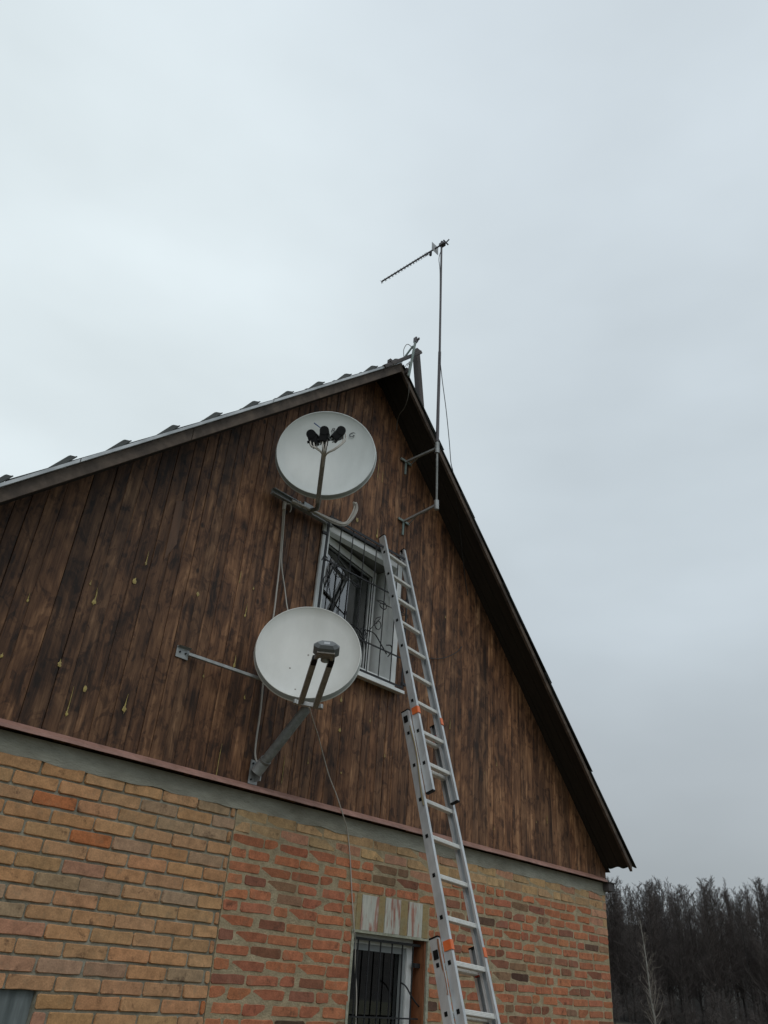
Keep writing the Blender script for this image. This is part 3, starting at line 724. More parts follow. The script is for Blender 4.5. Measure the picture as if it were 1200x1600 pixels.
sx = [4.452, 4.503, 4.682, 4.752, 4.925, 5.010, 5.178, 5.252]
for i in range(7):
    a, b = sx[i]+.003, sx[i+1]-.003; white = i % 2 == 1
    za = 1.885; zb = 2.118+rng.uniform(-.006, .004); lb = MB(); tp = .004
    o = [(a, za), (b, za), (b+tp, zb), (a+tp*.5, zb)]
    lb.add([(p[0], -.005-.003*white, p[1]) for p in o]+[(p[0], .03, p[1]) for p in o], [(0, 1, 2, 3), (0, 4, 5, 1), (1, 5, 6, 2), (2, 6, 7, 3), (3, 7, 4, 0)])
    q = lb.build('lintel_brick', WHITEB if white else OCHRE, wall, org=((a+b)/2, 0, 2))
    q['label'] = 'white painted upright lintel brick peeling to red' if white else 'ochre strip between the white lintel bricks'
MB().box(((x0+x1)/2, .03, (LINT[2]+LINT[3])/2), (x1-x0, .05, LINT[3]-LINT[2])).build('lintel_backing', MORT2, wall)
lg = MB().bar((x0+.02, .045, z1-.035), (x1-.03, .045, z1-.035), .018, .008); g2 = lg.build('window_grille', BLACKM, house)
for x_ in (4.553, 4.668, 4.79, 4.915, 5.03, 5.15): MB().tube([(x_, .05, z0), (x_, .05, z1-.03)], .006, 6).build('bar', BLACKM, g2)
for z_ in (1.36, .75): MB().bar((x0+.02, .042, z_), (x1-.03, .042, z_), .010, .008).build('crossbar', BLACKM, g2)
MB().tube(spline([at(x_, y_, .04) for x_, y_ in ((626, 1535), (634, 1541), (643, 1557), (652, 1570), (658, 1574))], 5), .006, 6).build('scroll', BLACKM, g2)
if 0: MB().tube(spline([at(x_, y_, .04) for x_, y_ in ((598, 1536), (606, 1530), (616, 1542), (618, 1560), (600, 1572))], 5), .006, 6).build('scroll', BLACKM, g2)
MB().box((x1-.05, .06, 1.70), (.07, .03, .03)).build('hinge', BLACKM, lwin)
# --- grey panel closing the opening at the left
pn = MB(); x0, x1, z0, z1 = PN
k = 4
for i in range(k):
    a, b = x0+(x1-x0)*i/k, x0+(x1-x0)*(i+1)/k
    MB().box(((a+b)/2, .035+.004*(i % 2), (z0+z1)/2), ((b-a)-.004, .02, z1-z0-.006)).build('panel_board', GREYP, house)

# ------------------------------------------------------------------ ladder
d = Vector((-.041, -.318, -.947)).normalized(); e = Vector((.998, .041, -.057)); e = (e-d*e.dot(d)).normalized(); nn = e.cross(d)
if nn.y < 0: nn = -nn
P0 = Vector((4.376, -.1, 4.827)); CL = P0+e*.129; SP = .252
lad = thing('extension_ladder', (CL+d*5.05)*1.0, 'aluminium extension ladder with orange clips leaning beside the upper window', 'ladder')
def rail(t0, t1, u, v, wall_side):
    m = MB(); dp, wd, th_ = .062, .024, .0028
    # C section: web on the outside, two flanges turned inwards
    c = CL+d*((t0+t1)/2)+e*u+nn*v; L = t1-t0
    m.box(c+e*(wall_side*(wd/2-th_/2)), (th_, dp, L), (e, nn, d))
    for s in (-1, 1): m.box(c+nn*(s*(dp/2-.002))-e*(wall_side*.001), (wd, .004, L), (e, nn, d))
    for s in (-1, 1): m.box(c+nn*(s*(dp/2-.010))-e*(wall_side*(wd/2-.002)), (.003, .014, L), (e, nn, d))
    r_ = m.build('rail', ALU, lad)
    for tt, s in ((t0, -1), (t1, 1)):
        MB().box(CL+d*(tt+s*.004)+e*u+nn*v, (wd+.003, dp+.003, .010), (e, nn, d)).build('end_cap', BLACKP, r_)
    return r_
def section(t0, t1, halfw, v, rungs):
    for s in (-1, 1):
        r_ = rail(t0, t1, s*(halfw+.012), v, s)
        for k in rungs:        # hollow rung ends showing as dark sockets in the web
            MB().box(CL+d*(SP*k)+e*(s*(halfw+.0245))+nn*v, (.003, .021, .024), (e, nn, d)).build('rung_end', BLACKP, r_)
    for k in rungs:
        c = CL+d*(SP*k)+nn*v; m = MB()
        m.box(c, (2*halfw-.001, .028, .027), (e, nn, d))
        for j in (-1, 0, 1): m.box(c-nn*.0148+d*(j*.008), (2*halfw-.002, .002, .004), (e, nn, d))
        m.build('rung', ALU2, lad)
section(-.19, 2.225, .131, 0.0, list(range(0, 9)))
section(1.585, 4.00, .163, .064, list(range(7, 16)))
section(3.13, 5.05, .195, .128, list(range(13, 20)))
def clip(t, halfw, v):
    for s in (-1, 1):
        c = CL+d*t+e*(s*(halfw+.012))+nn*v
        m = MB(); m.box(c-nn*.033, (.030, .010, .055), (e, nn, d), bev=.003); m.box(c+e*(s*.015)-nn*.006, (.006, .050, .055), (e, nn, d)); m.build('guide_clip', ORANGE, lad)
clip(1.60, .131, 0.0); clip(3.185, .163, .064)
for t, hw, v in ((1.70, .163, .064), (3.27, .195, .128)):
    MB().box(CL+d*t+e*(hw-.01)+nn*(v), (.02, .03, .05), (e, nn, d)).build('latch', mat('dull_red_plastic', (.42, .06, .035), .5), lad)
    MB().box(CL+d*(t-.05)-e*(hw+.026)+nn*(v), (.006, .034, .05), (e, nn, d)).build('hook_plate', BLACKP, lad)
rope = MB().tube(spline([CL+d*t-e*(.163+.03)+nn*(.064-.03+.01*math.sin(t*9)) for t in (1.72, 1.9, 2.05, 2.2, 2.32)], 4), .005, 6); rope.build('rope', mat('old_rope', (.25, .20, .11), .9), lad)
rope = MB().tube(spline([CL+d*t-e*(.195+.02+.004*math.sin(t*20))+nn*(.10) for t in (3.14, 3.2, 3.28, 3.36, 3.44)], 4), .006, 6); rope.build('rope', mat('rust_rope', (.22, .10, .05), .9), lad)

# ------------------------------------------------------------------ satellite dishes
def basis(az, el):
    az, el = math.radians(az), math.radians(el)
    n = Vector((math.sin(az)*math.cos(el), -math.cos(az)*math.cos(el), math.sin(el))); h = Vector((math.cos(az), math.sin(az), 0)); v = h.cross(n)
    return n, h, (v if v.z > 0 else -v)
def onn(x, y, c, n, dist):
    v = fwd+rgt*((x-600)/F)-upv*((y-800)/F); t = (dist-(CAM-Vector(c)).dot(n))/v.dot(n); return CAM+v*t
def reflector(c, R, asp, n, h, v, depth, parent, m0, lip=.018):
    m = MB(); NS = 72
    prof = [(0.0, -depth), (.2, None), (.4, None), (.6, None), (.8, None), (.955, None), (.968, -.004), (.980, .001), (.990, -.001), (1.004, -.040), (1.018, -.043), (1.016, -.047)]
    rows = []
    for r, zz in prof:
        if zz is None or r == 0: zz = -depth*(1-(r/.955)**2)-.010
        rows.append([c+h*(R*r*math.cos(a))+v*(R*asp*r*math.sin(a))+n*zz for a in [2*math.pi*k/NS for k in range(NS)]])
    vs_ = [rows[0][0]]+[p for r in rows[1:] for p in r]
    fs = [(0, 1+k, 1+(k+1) % NS) for k in range(NS)]
    for i in range(len(rows)-2): fs += [(1+i*NS+k, 1+(i+1)*NS+k, 1+(i+1)*NS+(k+1) % NS, 1+i*NS+(k+1) % NS) for k in range(NS)]
    # back shell
    back = []
    for r in (1.016, .9, .7, .4, 0.02):
        zz = -.047 if r > .98 else -depth*(1-(r/.955)**2)-.016
        back.append([c+h*(R*r*math.cos(a))+v*(R*asp*r*math.sin(a))+n*zz for a in [2*math.pi*k/NS for k in range(NS)]])
    m.add(vs_, fs, 0, True)
    m.add([p for r in back for p in r], [(i*NS+k, (i+1)*NS+k, (i+1)*NS+(k+1) % NS, i*NS+(k+1) % NS) for i in range(4) for k in range(NS)], 0, True)
    o = m.build('reflector', [m0, RIM], parent)
    k0 = 1+5*NS  # rim band gets the duller paint
    o.data.polygons.foreach_set('material_index', [1 if (len(p.vertices) == 4 and i >= NS+7*NS and i < NS+8*NS) else 0 for i, p in enumerate(o.data.polygons)])
    return o
# upper dish
cU = Vector((3.218, -.5, 5.10)); n, h, v = basis(-43.3, 2.2)
dU = thing('satellite_dish', (3.45, 0, 4.84), 'pale dish with three black receivers mounted above the window', 'satellite dish', 'satellite dishes on the gable')
rU = reflector(cU, .391, 1.06, n, h, v, .065, dU, DISH)
root = onn(497, 778, cU, n, .02); tip = onn(508, 694, cU, n, .40)
MB().bar(root-n*.03-v*.02, tip, .034, .034, side=h, bev=.003).build('feed_arm', ARM, dU)
for (x_, y_, dd, lab) in ((488, 681, .40, 'left'), (507, 676, .42, 'mid'), (531, 676, .42, 'right')):
    c = onn(x_, y_, cU, n, dd); aim = (cU+n*(-.03)-c).normalized()
    l_ = MB(); rl = {'left': -.30, 'mid': .05, 'right': .55}[lab]; s = Vector((0, 0, 1))*math.cos(rl)+h*math.sin(rl); s = (s-aim*s.dot(aim)).normalized()
    l_.tube([c-aim*.05, c+aim*.03, c+aim*.060, c+aim*.07], [.034, .036, .040, .038], 14)
    ob = l_.build('receiver', BLACKP, dU)
    MB().box(c-s*.036-aim*.012, (.062, .07, .085), (s.cross(aim), aim, s), bev=.008).build('receiver_body', BLACKP, ob)
    for kk in (-1, 1): MB().tube([c-s*.07+s.cross(aim)*(.012*kk)-aim*.02, c-s*.105+s.cross(aim)*(.012*kk)-aim*.02], .006, 8).build('connector', GALV, ob)
ca, cc, cbb = onn(480, 691, cU, n, .385), onn(506, 688, cU, n, .395), onn(531, 685, cU, n, .40)
MB().tube([ca, ca*.4+cc*.6, cc, cbb], .010, 8).build('receiver_bar', BLACKP, dU)
MB().box(tip+v*.02, (.04, .035, .05), (h, n, v), bev=.006).build('clamp', BLACKP, dU)
# marks written on the dish
def text_on(txt, x_, y_, size, m_, tilt=0.0):
    cu_ = bpy.data.curves.new('mark', 'FONT'); cu_.body = txt; cu_.size = size; cu_.extrude = .0004; cu_.shear = .35
    tmp = bpy.data.objects.new('tmp', cu_); COL.objects.link(tmp); dg = bpy.context.evaluated_depsgraph_get(); dg.update()
    me = bpy.data.meshes.new_from_object(tmp.evaluated_get(dg)); bpy.data.objects.remove(tmp)
    p = onn(x_, y_, cU, n, -.045); r2 = ((p-cU).dot(h)/.381)**2+((p-cU).dot(v)/.404)**2
    p = p+n*((-.065*(1-r2)-.010)+.045+.017)
    me.materials.clear(); me.materials.append(m_)
    o = bpy.data.objects.new('lettering', me); COL.objects.link(o); o.parent = dU
    Mx = Matrix((h, v, n)).transposed().to_4x4() @ Matrix.Rotation(tilt, 4, 'Z'); o.matrix_local = Matrix.Translation(p-worldloc(dU)) @ Mx
INK = mat('marker_ink', (.035, .04, .045), .6); BLUE = mat('blue_tape', (.05, .10, .24), .5)
text_on('R', 516, 676, .060, INK, .1); text_on('G', 543, 683, .068, INK, -.1)
bl = [onn(x_, y_, cU, n, .012) for x_, y_ in ((491, 661), (500, 668), (508, 672))]
MB().tube(bl, [.006, .004, .004], 6).build('cable_tie', BLUE, dU)
bk = MB(); bc = cU-n*.125-v*.02
bk.box(bc, (.12, .05, .16), (h, n, v), bev=.01)
bk.build('back_bracket', GALV, dU)
wm = Vector((3.46, -.06, 4.835))
pm = MB(); pm.tube([wm, Vector((3.43, -.22, 4.78)), bc-n*.03-v*.16, bc-n*.03+v*.08], .019, 10); pm.build('mount_pipe', PIPE, dU)
ub = MB(); ub.box((3.42, -.045, 4.84), (.66, .012, .045)); ub.box((3.42, -.062, 4.862), (.66, .034, .005)); ub.box((3.42, -.062, 4.818), (.66, .034, .005)); ub.build('wall_channel', GALV, dU)
MB().box((3.44, -.085, 4.84), (.10, .03, .07)).build('pipe_clamp', GALV, dU)
for k, x_ in enumerate((3.30, 3.35, 3.52)): MB().tube([(x_, -.05, 4.85), (x_, -.10, 4.85)], .006, 6).build('bolt', GALV, dU)
# lower dish
cD = Vector((3.293, -.5, 3.486)); n, h, v = basis(-41.6, 15.9)
dL = thing('satellite_dish', (3.33, 0, 2.73), 'pale dish with twin feed arms and a grey transceiver, on a pipe strut', 'satellite dish', 'satellite dishes on the gable')
reflector(cD, .363, 1.06, n, h, v, .055, dL, DISH2)
bA, bB = onn(470, 1098, cD, n, .02), onn(493, 1104, cD, n, .03)
tA, tB = onn(492, 1029, cD, n, .40), onn(518, 1032, cD, n, .40)
for a, b in ((bA, tA), (bB, tB)):
    arm_ = MB().bar(a, b, .036, .038, side=h, bev=.004).build('feed_arm', ARM, dL)
    u_ = (b-a).normalized(); MB().box(b-u_*.015, (.034, .042, .05), (h, u_.cross(h), u_), bev=.004).build('arm_joint', BLACKP, arm_)
fr = MB(); mid = (tA+tB)/2; u_ = (tA-bA).normalized()
fr.bar(bA-h*.03, bB+h*.03, .028, .02, side=v); fr.build('arm_base', GALV, dL)
for p in (bA-h*.035, bB+h*.035): MB().tube([p-v*.012, p+v*.016], .014, 10).build('bolt', GALV, dL)
c_ = onn(510, 1015, cD, n, .46); fx = MB()
fx.bar(tA, c_-h*.035-v*.03, .022, .03, side=h); fx.bar(tB, c_+h*.035-v*.03, .022, .03, side=h); fx.box(c_-v*.035, (.11, .035, .012), (h, n, v)); fx.build('feed_cradle', ARM, dL)
tr = MB(); q = []; wv, hv = .072, .026
o8 = [(-1, -.25), (-.62, -1), (.62, -1), (1, -.25), (1, .25), (.58, 1), (-.58, 1), (-1, .25)]
aim = (n*1.0+v*.35).normalized(); vv = aim.cross(h); vv = vv if vv.dot(v) > 0 else -vv
for dd, k in ((-.050, .72), (-.028, 1), (.028, 1), (.048, .70)): q += [c_+h*((wv+.008)*a*k)+vv*(.035*b*k)+aim*dd for a, b in o8]
tr.add(q, [tuple(range(7, -1, -1)), tuple(range(24, 32))]+[(i*8+j, i*8+(j+1) % 8, i*8+8+(j+1) % 8, i*8+8+j) for i in range(3) for j in range(8)]); tro = tr.build('transceiver', LNBG, dL)
MB().box(c_+aim*.047, (.035, .022, .003), (h, vv, aim)).build('sticker', mat('pale_sticker', (.45, .47, .48), .5), tro)
MB().tube([c_-aim*.045, c_-aim*.075, c_-aim*.08], [.022, .030, .03], 14).build('feed_horn', GALV, tro)
bk2 = cD-n*.120-v*.05
foot = at(400, 1206, -.05)
pj = [foot+Vector((.0, -.01, .0)), at(412, 1192, -.10), onn(478, 1108, cD, n, -.14), onn(484, 1075, cD, n, -.16), bk2-n*.02]
MB().tube(pj, [.036, .034, .034, .034, .03], 16).build('mount_pipe', PIPE, dL)
uu = (pj[2]-pj[1]).normalized()
MB().tube([pj[1]-uu*.015, pj[1]+uu*.03], .040, 16).build('pipe_collar', PIPE, dL)
MB().tube([pj[0]-uu*.01, pj[1]+uu*.0], .041, 16).build('pipe_socket', GALV, dL)
wp_ = MB(); pc = at(396, 1207, -.018); wp_.box((pc.x, -.022, pc.z+.0), (.075, .006, .155)); wp_.box((pc.x+.02, -.05, pc.z-.012), (.006, .06, .09)); wp_.build('wall_plate', GALV, dL)
for dz in (.055, -.05): MB().tube([(pc.x-.02, -.025, pc.z+dz), (pc.x-.02, -.033, pc.z+dz)], .007, 6).build('bolt', BLACKM, dL)
sp_ = at(285, 1020, -.02); s2 = MB(); s2.box((sp_.x, -.02, sp_.z), (.095, .006, .075)); s2.build('strut_plate', GALV, dL)
s3 = MB(); s3.add([(sp_.x-.05, -.022, sp_.z+.03), (sp_.x+.05, -.022, sp_.z+.03), (sp_.x+.045, -.06, sp_.z+.035), (sp_.x-.045, -.05, sp_.z+.035)], [(0, 1, 2, 3)]); s3.build('strut_flange', GALV, dL)
for dx in (-.022, .022): MB().tube([(sp_.x+dx, -.023, sp_.z), (sp_.x+dx, -.03, sp_.z)], .007, 6).build('bolt', BLACKM, dL)
MB().bar((sp_.x+.04, -.035, sp_.z), at(410, 1062, -.24), .022, .022, bev=.003).build('strut', GALV, dL)
MB().bar(at(410, 1062, -.24), bk2-n*.03, .022, .022).build('strut', GALV, dL)
MB().box(bk2, (.13, .05, .18), (h, n, v), bev=.01).build('back_bracket', GALV, dL)
for x_, y_ in ((453, 1043), (482, 1021), (461, 1080)):
    p = onn(x_, y_, cD, n, -.045); r2 = ((p-cD).dot(h)/.352)**2+((p-cD).dot(v)/.374)**2; p = p+n*((-.055*(1-r2)-.010)+.045)
    MB().tube([p-n*.002, p+n*.002], .0065, 10).build('bolt', ARM, dL)

# ------------------------------------------------------------------ mast, antennas, post
MX, MY = 4.60, -.42
mast = thing('antenna_mast', (4.65, 0, 5.33), 'tall thin steel mast held off the gable by two wall brackets', 'mast')
pl = [at(682, 795, MY), at(683, 700, MY), at(685.5, 600, MY), at(687, 550, MY), at(690, 379, MY)]
MB().tube(pl[:2]+[pl[2]], [.011, .011, .011], 10).build('lower_tube', PIPE, mast)
MB().tube([at(684.5, 640, MY), pl[3]], .016, 10).build('pole', MAST, mast)
MB().tube([at(683.3, 690, MY), at(684.5, 640, MY)], .0165, 10).build('pole', MAST, mast)
MB().tube([pl[3], pl[4]], [.0125, .011], 10).build('upper_pole', MAST, mast)
for (wx, wy), top, bot in (((634, 722), (683, 692), (683, 708)), ((630, 815), (682, 782), (682, 796))):
    W_ = at(wx, wy, -.02); T_, B_ = at(*top, MY), at(*bot, MY); C_ = (T_+B_)/2
    MB().tube([T_, B_], .022, 12).build('sleeve', GALV, mast)
    MB().bar(C_, Vector((W_.x, -.03, W_.z)), .020, .020).build('bracket_arm', GALV, mast)
    MB().box((W_.x, -.026, W_.z), (.15, .014, .022)).build('wall_plate', GREENP, mast)
    MB().box((W_.x, -.024, W_.z-.075), (.018, .012, .14)).build('wall_plate', GREENP, mast)
    MB().bar((W_.x+.055, -.04, W_.z-.01), Vector((W_.x, -.03, W_.z)).lerp(C_, .45), .010, .008).build('bracket_brace', GALV, mast)
yg = thing('yagi_antenna', at(690, 383, MY), 'long comb-like antenna boom with short elements on top of the mast', 'antenna')
ZB = 8.73
A_, B_ = Vector((4.541, -.46, ZB)), Vector((4.512, .465, ZB)); bd = (B_-A_).normalized()
MB().bar(A_-bd*.02, B_, .014, .014).build('boom', MAST, yg)
L_ = (B_-A_).length
ts = [1.0, .935, .875, .82, .765, .715, .665, .615, .565, .52, .475, .43, .39, .35, .31, .28, .262, .245]
for t in ts:
    p = A_+bd*(L_*t); MB().tube([p+Vector((-.004, 0, -.007)), p+Vector((0, 0, -.016)), p+Vector((.004, 0, -.034))], [.006, .005, .0035], 5).build('element', MAST, yg)
    MB().tube([p+Vector((-.026, 0, -.007)), p+Vector((.026, 0, -.007))], .0022, 5).build('element', MAST, yg)
p = A_+bd*(L_*.20)
MB().box(p+Vector((.0, 0, -.04)), (.02, .022, .06)).build('driven_element', BLACKP, yg)
p = A_+bd*(L_*.13); pm = MB()
pm.add([p+Vector((-.055, 0, -.06)), p+Vector((.055, 0, -.06)), p+Vector((.055, .004, .065)), p+Vector((-.055, .004, .065)), p+Vector((-.055, .003, -.06)), p+Vector((.055, .003, -.06)), p+Vector((.055, .007, .065)), p+Vector((-.055, .007, .065))],
       [(0, 1, 2, 3), (7, 6, 5, 4), (0, 4, 5, 1), (1, 5, 6, 2), (2, 6, 7, 3), (3, 7, 4, 0)]); pm.build('reflector_plate', mat('pale_plate', (.40, .41, .42), .5), yg)
c = at(690, 383, MY)
MB().box(c+Vector((0, -.01, 0)), (.05, .06, .035)).build('clamp', MAST, yg)
MB().tube([c+Vector((-.03, -.05, .02)), c+Vector((.045, -.06, .0))], .008, 6).build('clamp_bolt', MAST, yg)
MB().tube([c+Vector((0, -.03, -.02)), c+Vector((.01, -.1, .03))], .007, 6).build('clamp_bolt', MAST, yg)
MB().tube([c+Vector((0, 0, -.03)), c+Vector((0, 0, .06))], .012, 8).build('stub', MAST, yg)
# small aerial on a green pole at the ridge
sa = thing('small_antenna', at(637, 596, -.38), 'small clamp-topped aerial on a faded green pole at the roof peak', 'antenna')
MB().tube([at(638.5, 588, -.38), at(649, 534, -.38)], .013, 10).build('pole', GREENP, sa)
tp = at(650.5, 527, -.38); MB().tube([at(648.5, 537, -.38), tp], .011, 8).build('pole_tip', MAST, sa)
MB().box(at(649.2, 532, -.38), (.030, .030, .06)).build('clamp', MAST, sa)
MB().tube([at(649, 531, -.38), at(655, 529.5, -.40)], .011, 6).build('clamp_bolt', MAST, sa); MB().tube([at(652, 534, -.38), at(655, 527.5, -.42)], .007, 6).build('clamp_bolt', MAST, sa)
MB().tube([at(631, 560, -.30), at(645, 541, -.37)], .010, 8).build('stay', GREENP, sa)
MB().tube(spline([at(631, 558, -.33), at(631, 546, -.36), at(636, 538, -.38), at(642, 541, -.38), at(645, 545, -.38)], 6), .0035, 6).build('coax_loop', CABG, sa)
for pts in ([(636, 572), (640, 565), (638, 580), (642, 577), (639, 590)], [(633, 573), (637, 568), (641, 574), (636, 586)]):
    MB().tube(spline([at(x_, y_, -.37) for x_, y_ in pts], 5), .0035, 6).build('tie_wire', CABG, sa)
MB().box(at(635.5, 580, -.345), (.035, .03, .06)).build('mount_clamp', OLDW, sa)
po = thing('ridge_post', at(655, 625, -.18), 'weathered square post with a crosspiece standing at the roof peak', 'post')
MB().bar(at(657, 640, -.18), at(650, 549, -.18), .062, .062, side=(1, 0, 0), bev=.006).build('post', OLDW, po)
MB().bar(at(600, 573, -.355), at(657, 550.5, -.355), .036, .036, bev=.005).build('crosspiece', OLDW, po)
MB().box(at(651, 549.5, -.25), (.045, .05, .05)).build('block', OLDW, po)
MB().box(at(611, 566, -.355), (.06, .04, .035)).build('block', OLDW, po)

# ------------------------------------------------------------------ cables
def cable(pts, r, m_, label, k=6, name='cable'):
    P = [at(x_, y_, Y) if len(t) == 3 else Vector(t) for t in pts for x_, y_, Y in [t[:3]]]
    o = MB().tube(spline(P, k), r, 7).build(name, m_, None, org=P[0]); tag(o, label, 'cable'); return o
cable([(446, 786, -.10), (443, 795, -.09), (440, 840, -.04), (437, 880, -.03), (432, 925, -.03), (428, 958, -.03), (420, 1010, -.03), (412, 1060, -.03), (407, 1110, -.03), (400, 1160, -.03), (399, 1182, -.04), (404, 1195, -.07)], .0065, CABW, 'white cable hanging from the upper bracket to the foot of the pipe strut')
cable([(446, 788, -.11), (442, 840, -.05), (440, 880, -.04), (445, 920, -.04), (450, 955, -.10), (462, 990, -.25)], .005, CABW, 'white cable running from the upper bracket behind the lower dish')
cb_ = thing('cable_bundle', at(447, 790, -.10), 'bundle of pale cables along the bracket looping over the window corner', 'cable bundle')
for j in range(5):
    o_ = (j-2)*1.1; L5 = [(456, 783+o_), (470, 789+o_*.8), (488, 798+o_*.7), (505, 807+o_), (522, 815+o_*1.3), (538, 819+o_*1.1), (550, 810+o_), (556+o_, 797), (556+o_*.4, 788-o_), (553+o_*.3, 786+o_)]
    if j % 2: L5 = L5[:6]+[(549+o_, 806), (553, 795+o_), (553-o_, 785)]
    MB().tube(spline([at(x_, y_, -.12-.01*(j % 3)) for x_, y_ in L5], 6), .0058, 7).build('strand', CABW, cb_)
MB().tube([at(445, 785, -.10), at(443, 796, -.10)], [.016, .012], 8).build('tie_knot', CABW, cb_)
MB().tube(spline([at(x_, y_, -.10) for x_, y_ in ((448, 787), (454, 788), (455, 795), (453, 800))], 4), .005, 6).build('strand', CABW, cb_)
# feeds from the three receivers down the arm
n, h, v = basis(-43.3, 2.2)
fd = thing('feed_cables', onn(508, 694, cU, n, .40), 'thin grey cables from the black receivers gathered down the dish arm', 'cable')
for x_, y_ in ((485, 689), (490, 690), (505, 686), (511, 686), (536, 684), (540, 682)):
    side_ = -1 if x_ < 500 else 1
    P = [onn(x_, y_-4, cU, n, .41), onn(x_+side_*-1, y_+7, cU, n, .43), onn(507+(x_-508)*.55, 700+abs(x_-508)*.05, cU, n, .43), onn(506+(x_-508)*.1, 711, cU, n, .39), onn(503, 735, cU, n, .22), onn(499, 770, cU, n, .05)]
    MB().tube(spline(P, 6), .0058, 6).build('strand', CABW, fd)
cable([(483, 1105, -.65), (490, 1128, -.40), (497, 1150, -.22), (505, 1180, -.12), (514, 1212, -.09), (526, 1243, -.08), (537, 1277, -.072), (543, 1300, -.02), (547, 1340, -.012), (550, 1400, -.012), (554, 1456, -.014), (555.5, 1470, .03), (555, 1510, .06), (557, 1550, .06), (556, 1600, .06), (553, 1680, .06)], .0042, CABW, 'thin pale cable dropping from the lower dish down into the lower window')
cable([(639, 597, -.345), (638, 618, -.30), (632, 637, -.2), (625, 646, -.12), (621, 658, -.03), (620, 672, -.022)], .004, CABG, 'thin grey cable curling under the roof peak')
cable([(689, 392, -.40), (685.8, 405, -.41), (687.5, 430, -.435), (686.8, 540, -.44), (690, 585, -.44), (697, 640, -.42), (702, 690, -.39), (704.5, 722, -.37), (708, 738, -.335), (711, 765, -.29), (717, 810, -.20), (722, 860, -.10), (727, 905, -.03), (731, 930, -.022)], .004, CABD, 'thin black cable hanging from the mast under the right verge')
cable([(640, 1022, -.03), (665, 1028, -.03), (690, 1029, -.03), (712, 1020, -.03), (722, 1010, -.022)], .004, CABD, 'short dark wire on the boards right of the ladder')

# ------------------------------------------------------------------ woods
BARK = mat('dark_bark', (.036, .033, .031), .95, col2=(.060, .053, .048), vscale=3, rnd=20)
TWIG = mat('bare_twigs', (.080, .066, .060), .95)
BIRCHB = mat('birch_bark', (.42, .42, .40), .8, col2=(.06, .055, .05), vscale=2.4, stretch=(1, 1, 2.5), thr=(.5, .62), rnd=20)
PALEB = mat('pale_birch', (.30, .29, .26), .85, col2=(.18, .165, .145), vscale=4)
PALET = mat('pale_birch_twigs', (.19, .165, .14), .9)
def tree_data(seed, H, r0, lean, first, nbr, spread, upw, twk, tk=.012, droop=0.0):
    """bare tree: returns (trunk MB, crown MB) rooted at the origin"""
    r = random.Random(seed); T, C = MB(), MB(); pts = []; off = Vector((0, 0, 0))
    K = 9
    for i in range(K+1):
        t = i/K; off = off+Vector((r.uniform(-1, 1), r.uniform(-1, 1), 0))*H*.006; pts.append(Vector((lean[0]*H*t, lean[1]*H*t, H*t))+off)
    rad = [max(.012, r0*(1-i/K)**.85+.01) for i in range(K+1)]
    T.tube(pts, rad, 6, cap=False)
    def along(t): q = t*K; i = min(K-1, int(q)); return pts[i].lerp(pts[i+1], q-i), rad[i]*(1-(q-i))+rad[i+1]*(q-i)
    def stick(a, b, ra, rb_):
        d_ = (b-a); L = d_.length
        if L < 1e-5: return
        d_ /= L; x_ = d_.orthogonal().normalized(); y_ = d_.cross(x_)
        v0 = [a+(x_*math.cos(k*2.0944)+y_*math.sin(k*2.0944))*ra for k in range(3)]; v1 = [b+(x_*math.cos(k*2.0944)+y_*math.sin(k*2.0944))*rb_ for k in range(3)]
        C.add(v0+v1, [(0, 1, 4, 3), (1, 2, 5, 4), (2, 0, 3, 5)])
    for i in range(nbr):
        t = first+(1-first)*((i+r.random())/nbr); p, pr = along(min(.985, t)); az = r.uniform(0, 6.283)
        L = H*spread*(1.15-t)*r.uniform(.6, 1.1); el = upw+r.uniform(-.2, .25)
        dr = Vector((math.cos(az)*math.cos(el), math.sin(az)*math.cos(el), math.sin(el)))
        cur = p; br = min(pr*.5, .012+L*.012); nodes = [(cur, br)]
        for s in range(4):
            dr = (dr+Vector((r.uniform(-.16, .16), r.uniform(-.16, .16), .14-droop*s))).normalized(); nx = cur+dr*(L/4)
            stick(cur, nx, br*(1-s*.22), br*(1-(s+1)*.22)); cur = nx; nodes.append((cur, br*(1-(s+1)*.22)))
        for s in range(twk):
            j = r.randrange(1, 5); a = nodes[j-1][0].lerp(nodes[j][0], r.random())
            td = (dr*.8+Vector((r.uniform(-1, 1), r.uniform(-1, 1), r.uniform(-.4, .9)-droop))).normalized(); l2 = L*r.uniform(.22, .5)
            b = a+td*l2; stick(a, b, tk, tk*.55)
            for q in range(3):
                c0_ = a.lerp(b, r.uniform(.3, 1)); t3 = (td+Vector((r.uniform(-.8, .8), r.uniform(-.8, .8), r.uniform(-.3, .7)-droop))).normalized()
                stick(c0_, c0_+t3*l2*r.uniform(.35, .7), tk*.7, tk*.4)
    return T, C
protos = []
for i in range(7):
    Tm, Cm = tree_data(100+i, 12.0+i % 3*1.2, .10+.018*(i % 3), (rng.uniform(-.03, .03), rng.uniform(-.03, .03)), .10+.06*(i % 3), 66, .30, .62, 15, .010)
    protos.append((Tm.data('trunk', BARK), Cm.data('crown', TWIG), 12.0+i % 3*1.2, 'dark'))
for i in range(3):
    Tm, Cm = tree_data(200+i, 11.5, .10, (rng.uniform(-.04, .04), rng.uniform(-.04, .04)), .40, 30, .17, .8, 10, .013, .05)
    protos.append((Tm.data('trunk', BIRCHB), Cm.data('crown', TWIG), 11.5, 'birch'))
hs = ['slender', 'stout', 'forked-looking', 'leaning', 'straight', 'crooked', 'thin-topped']
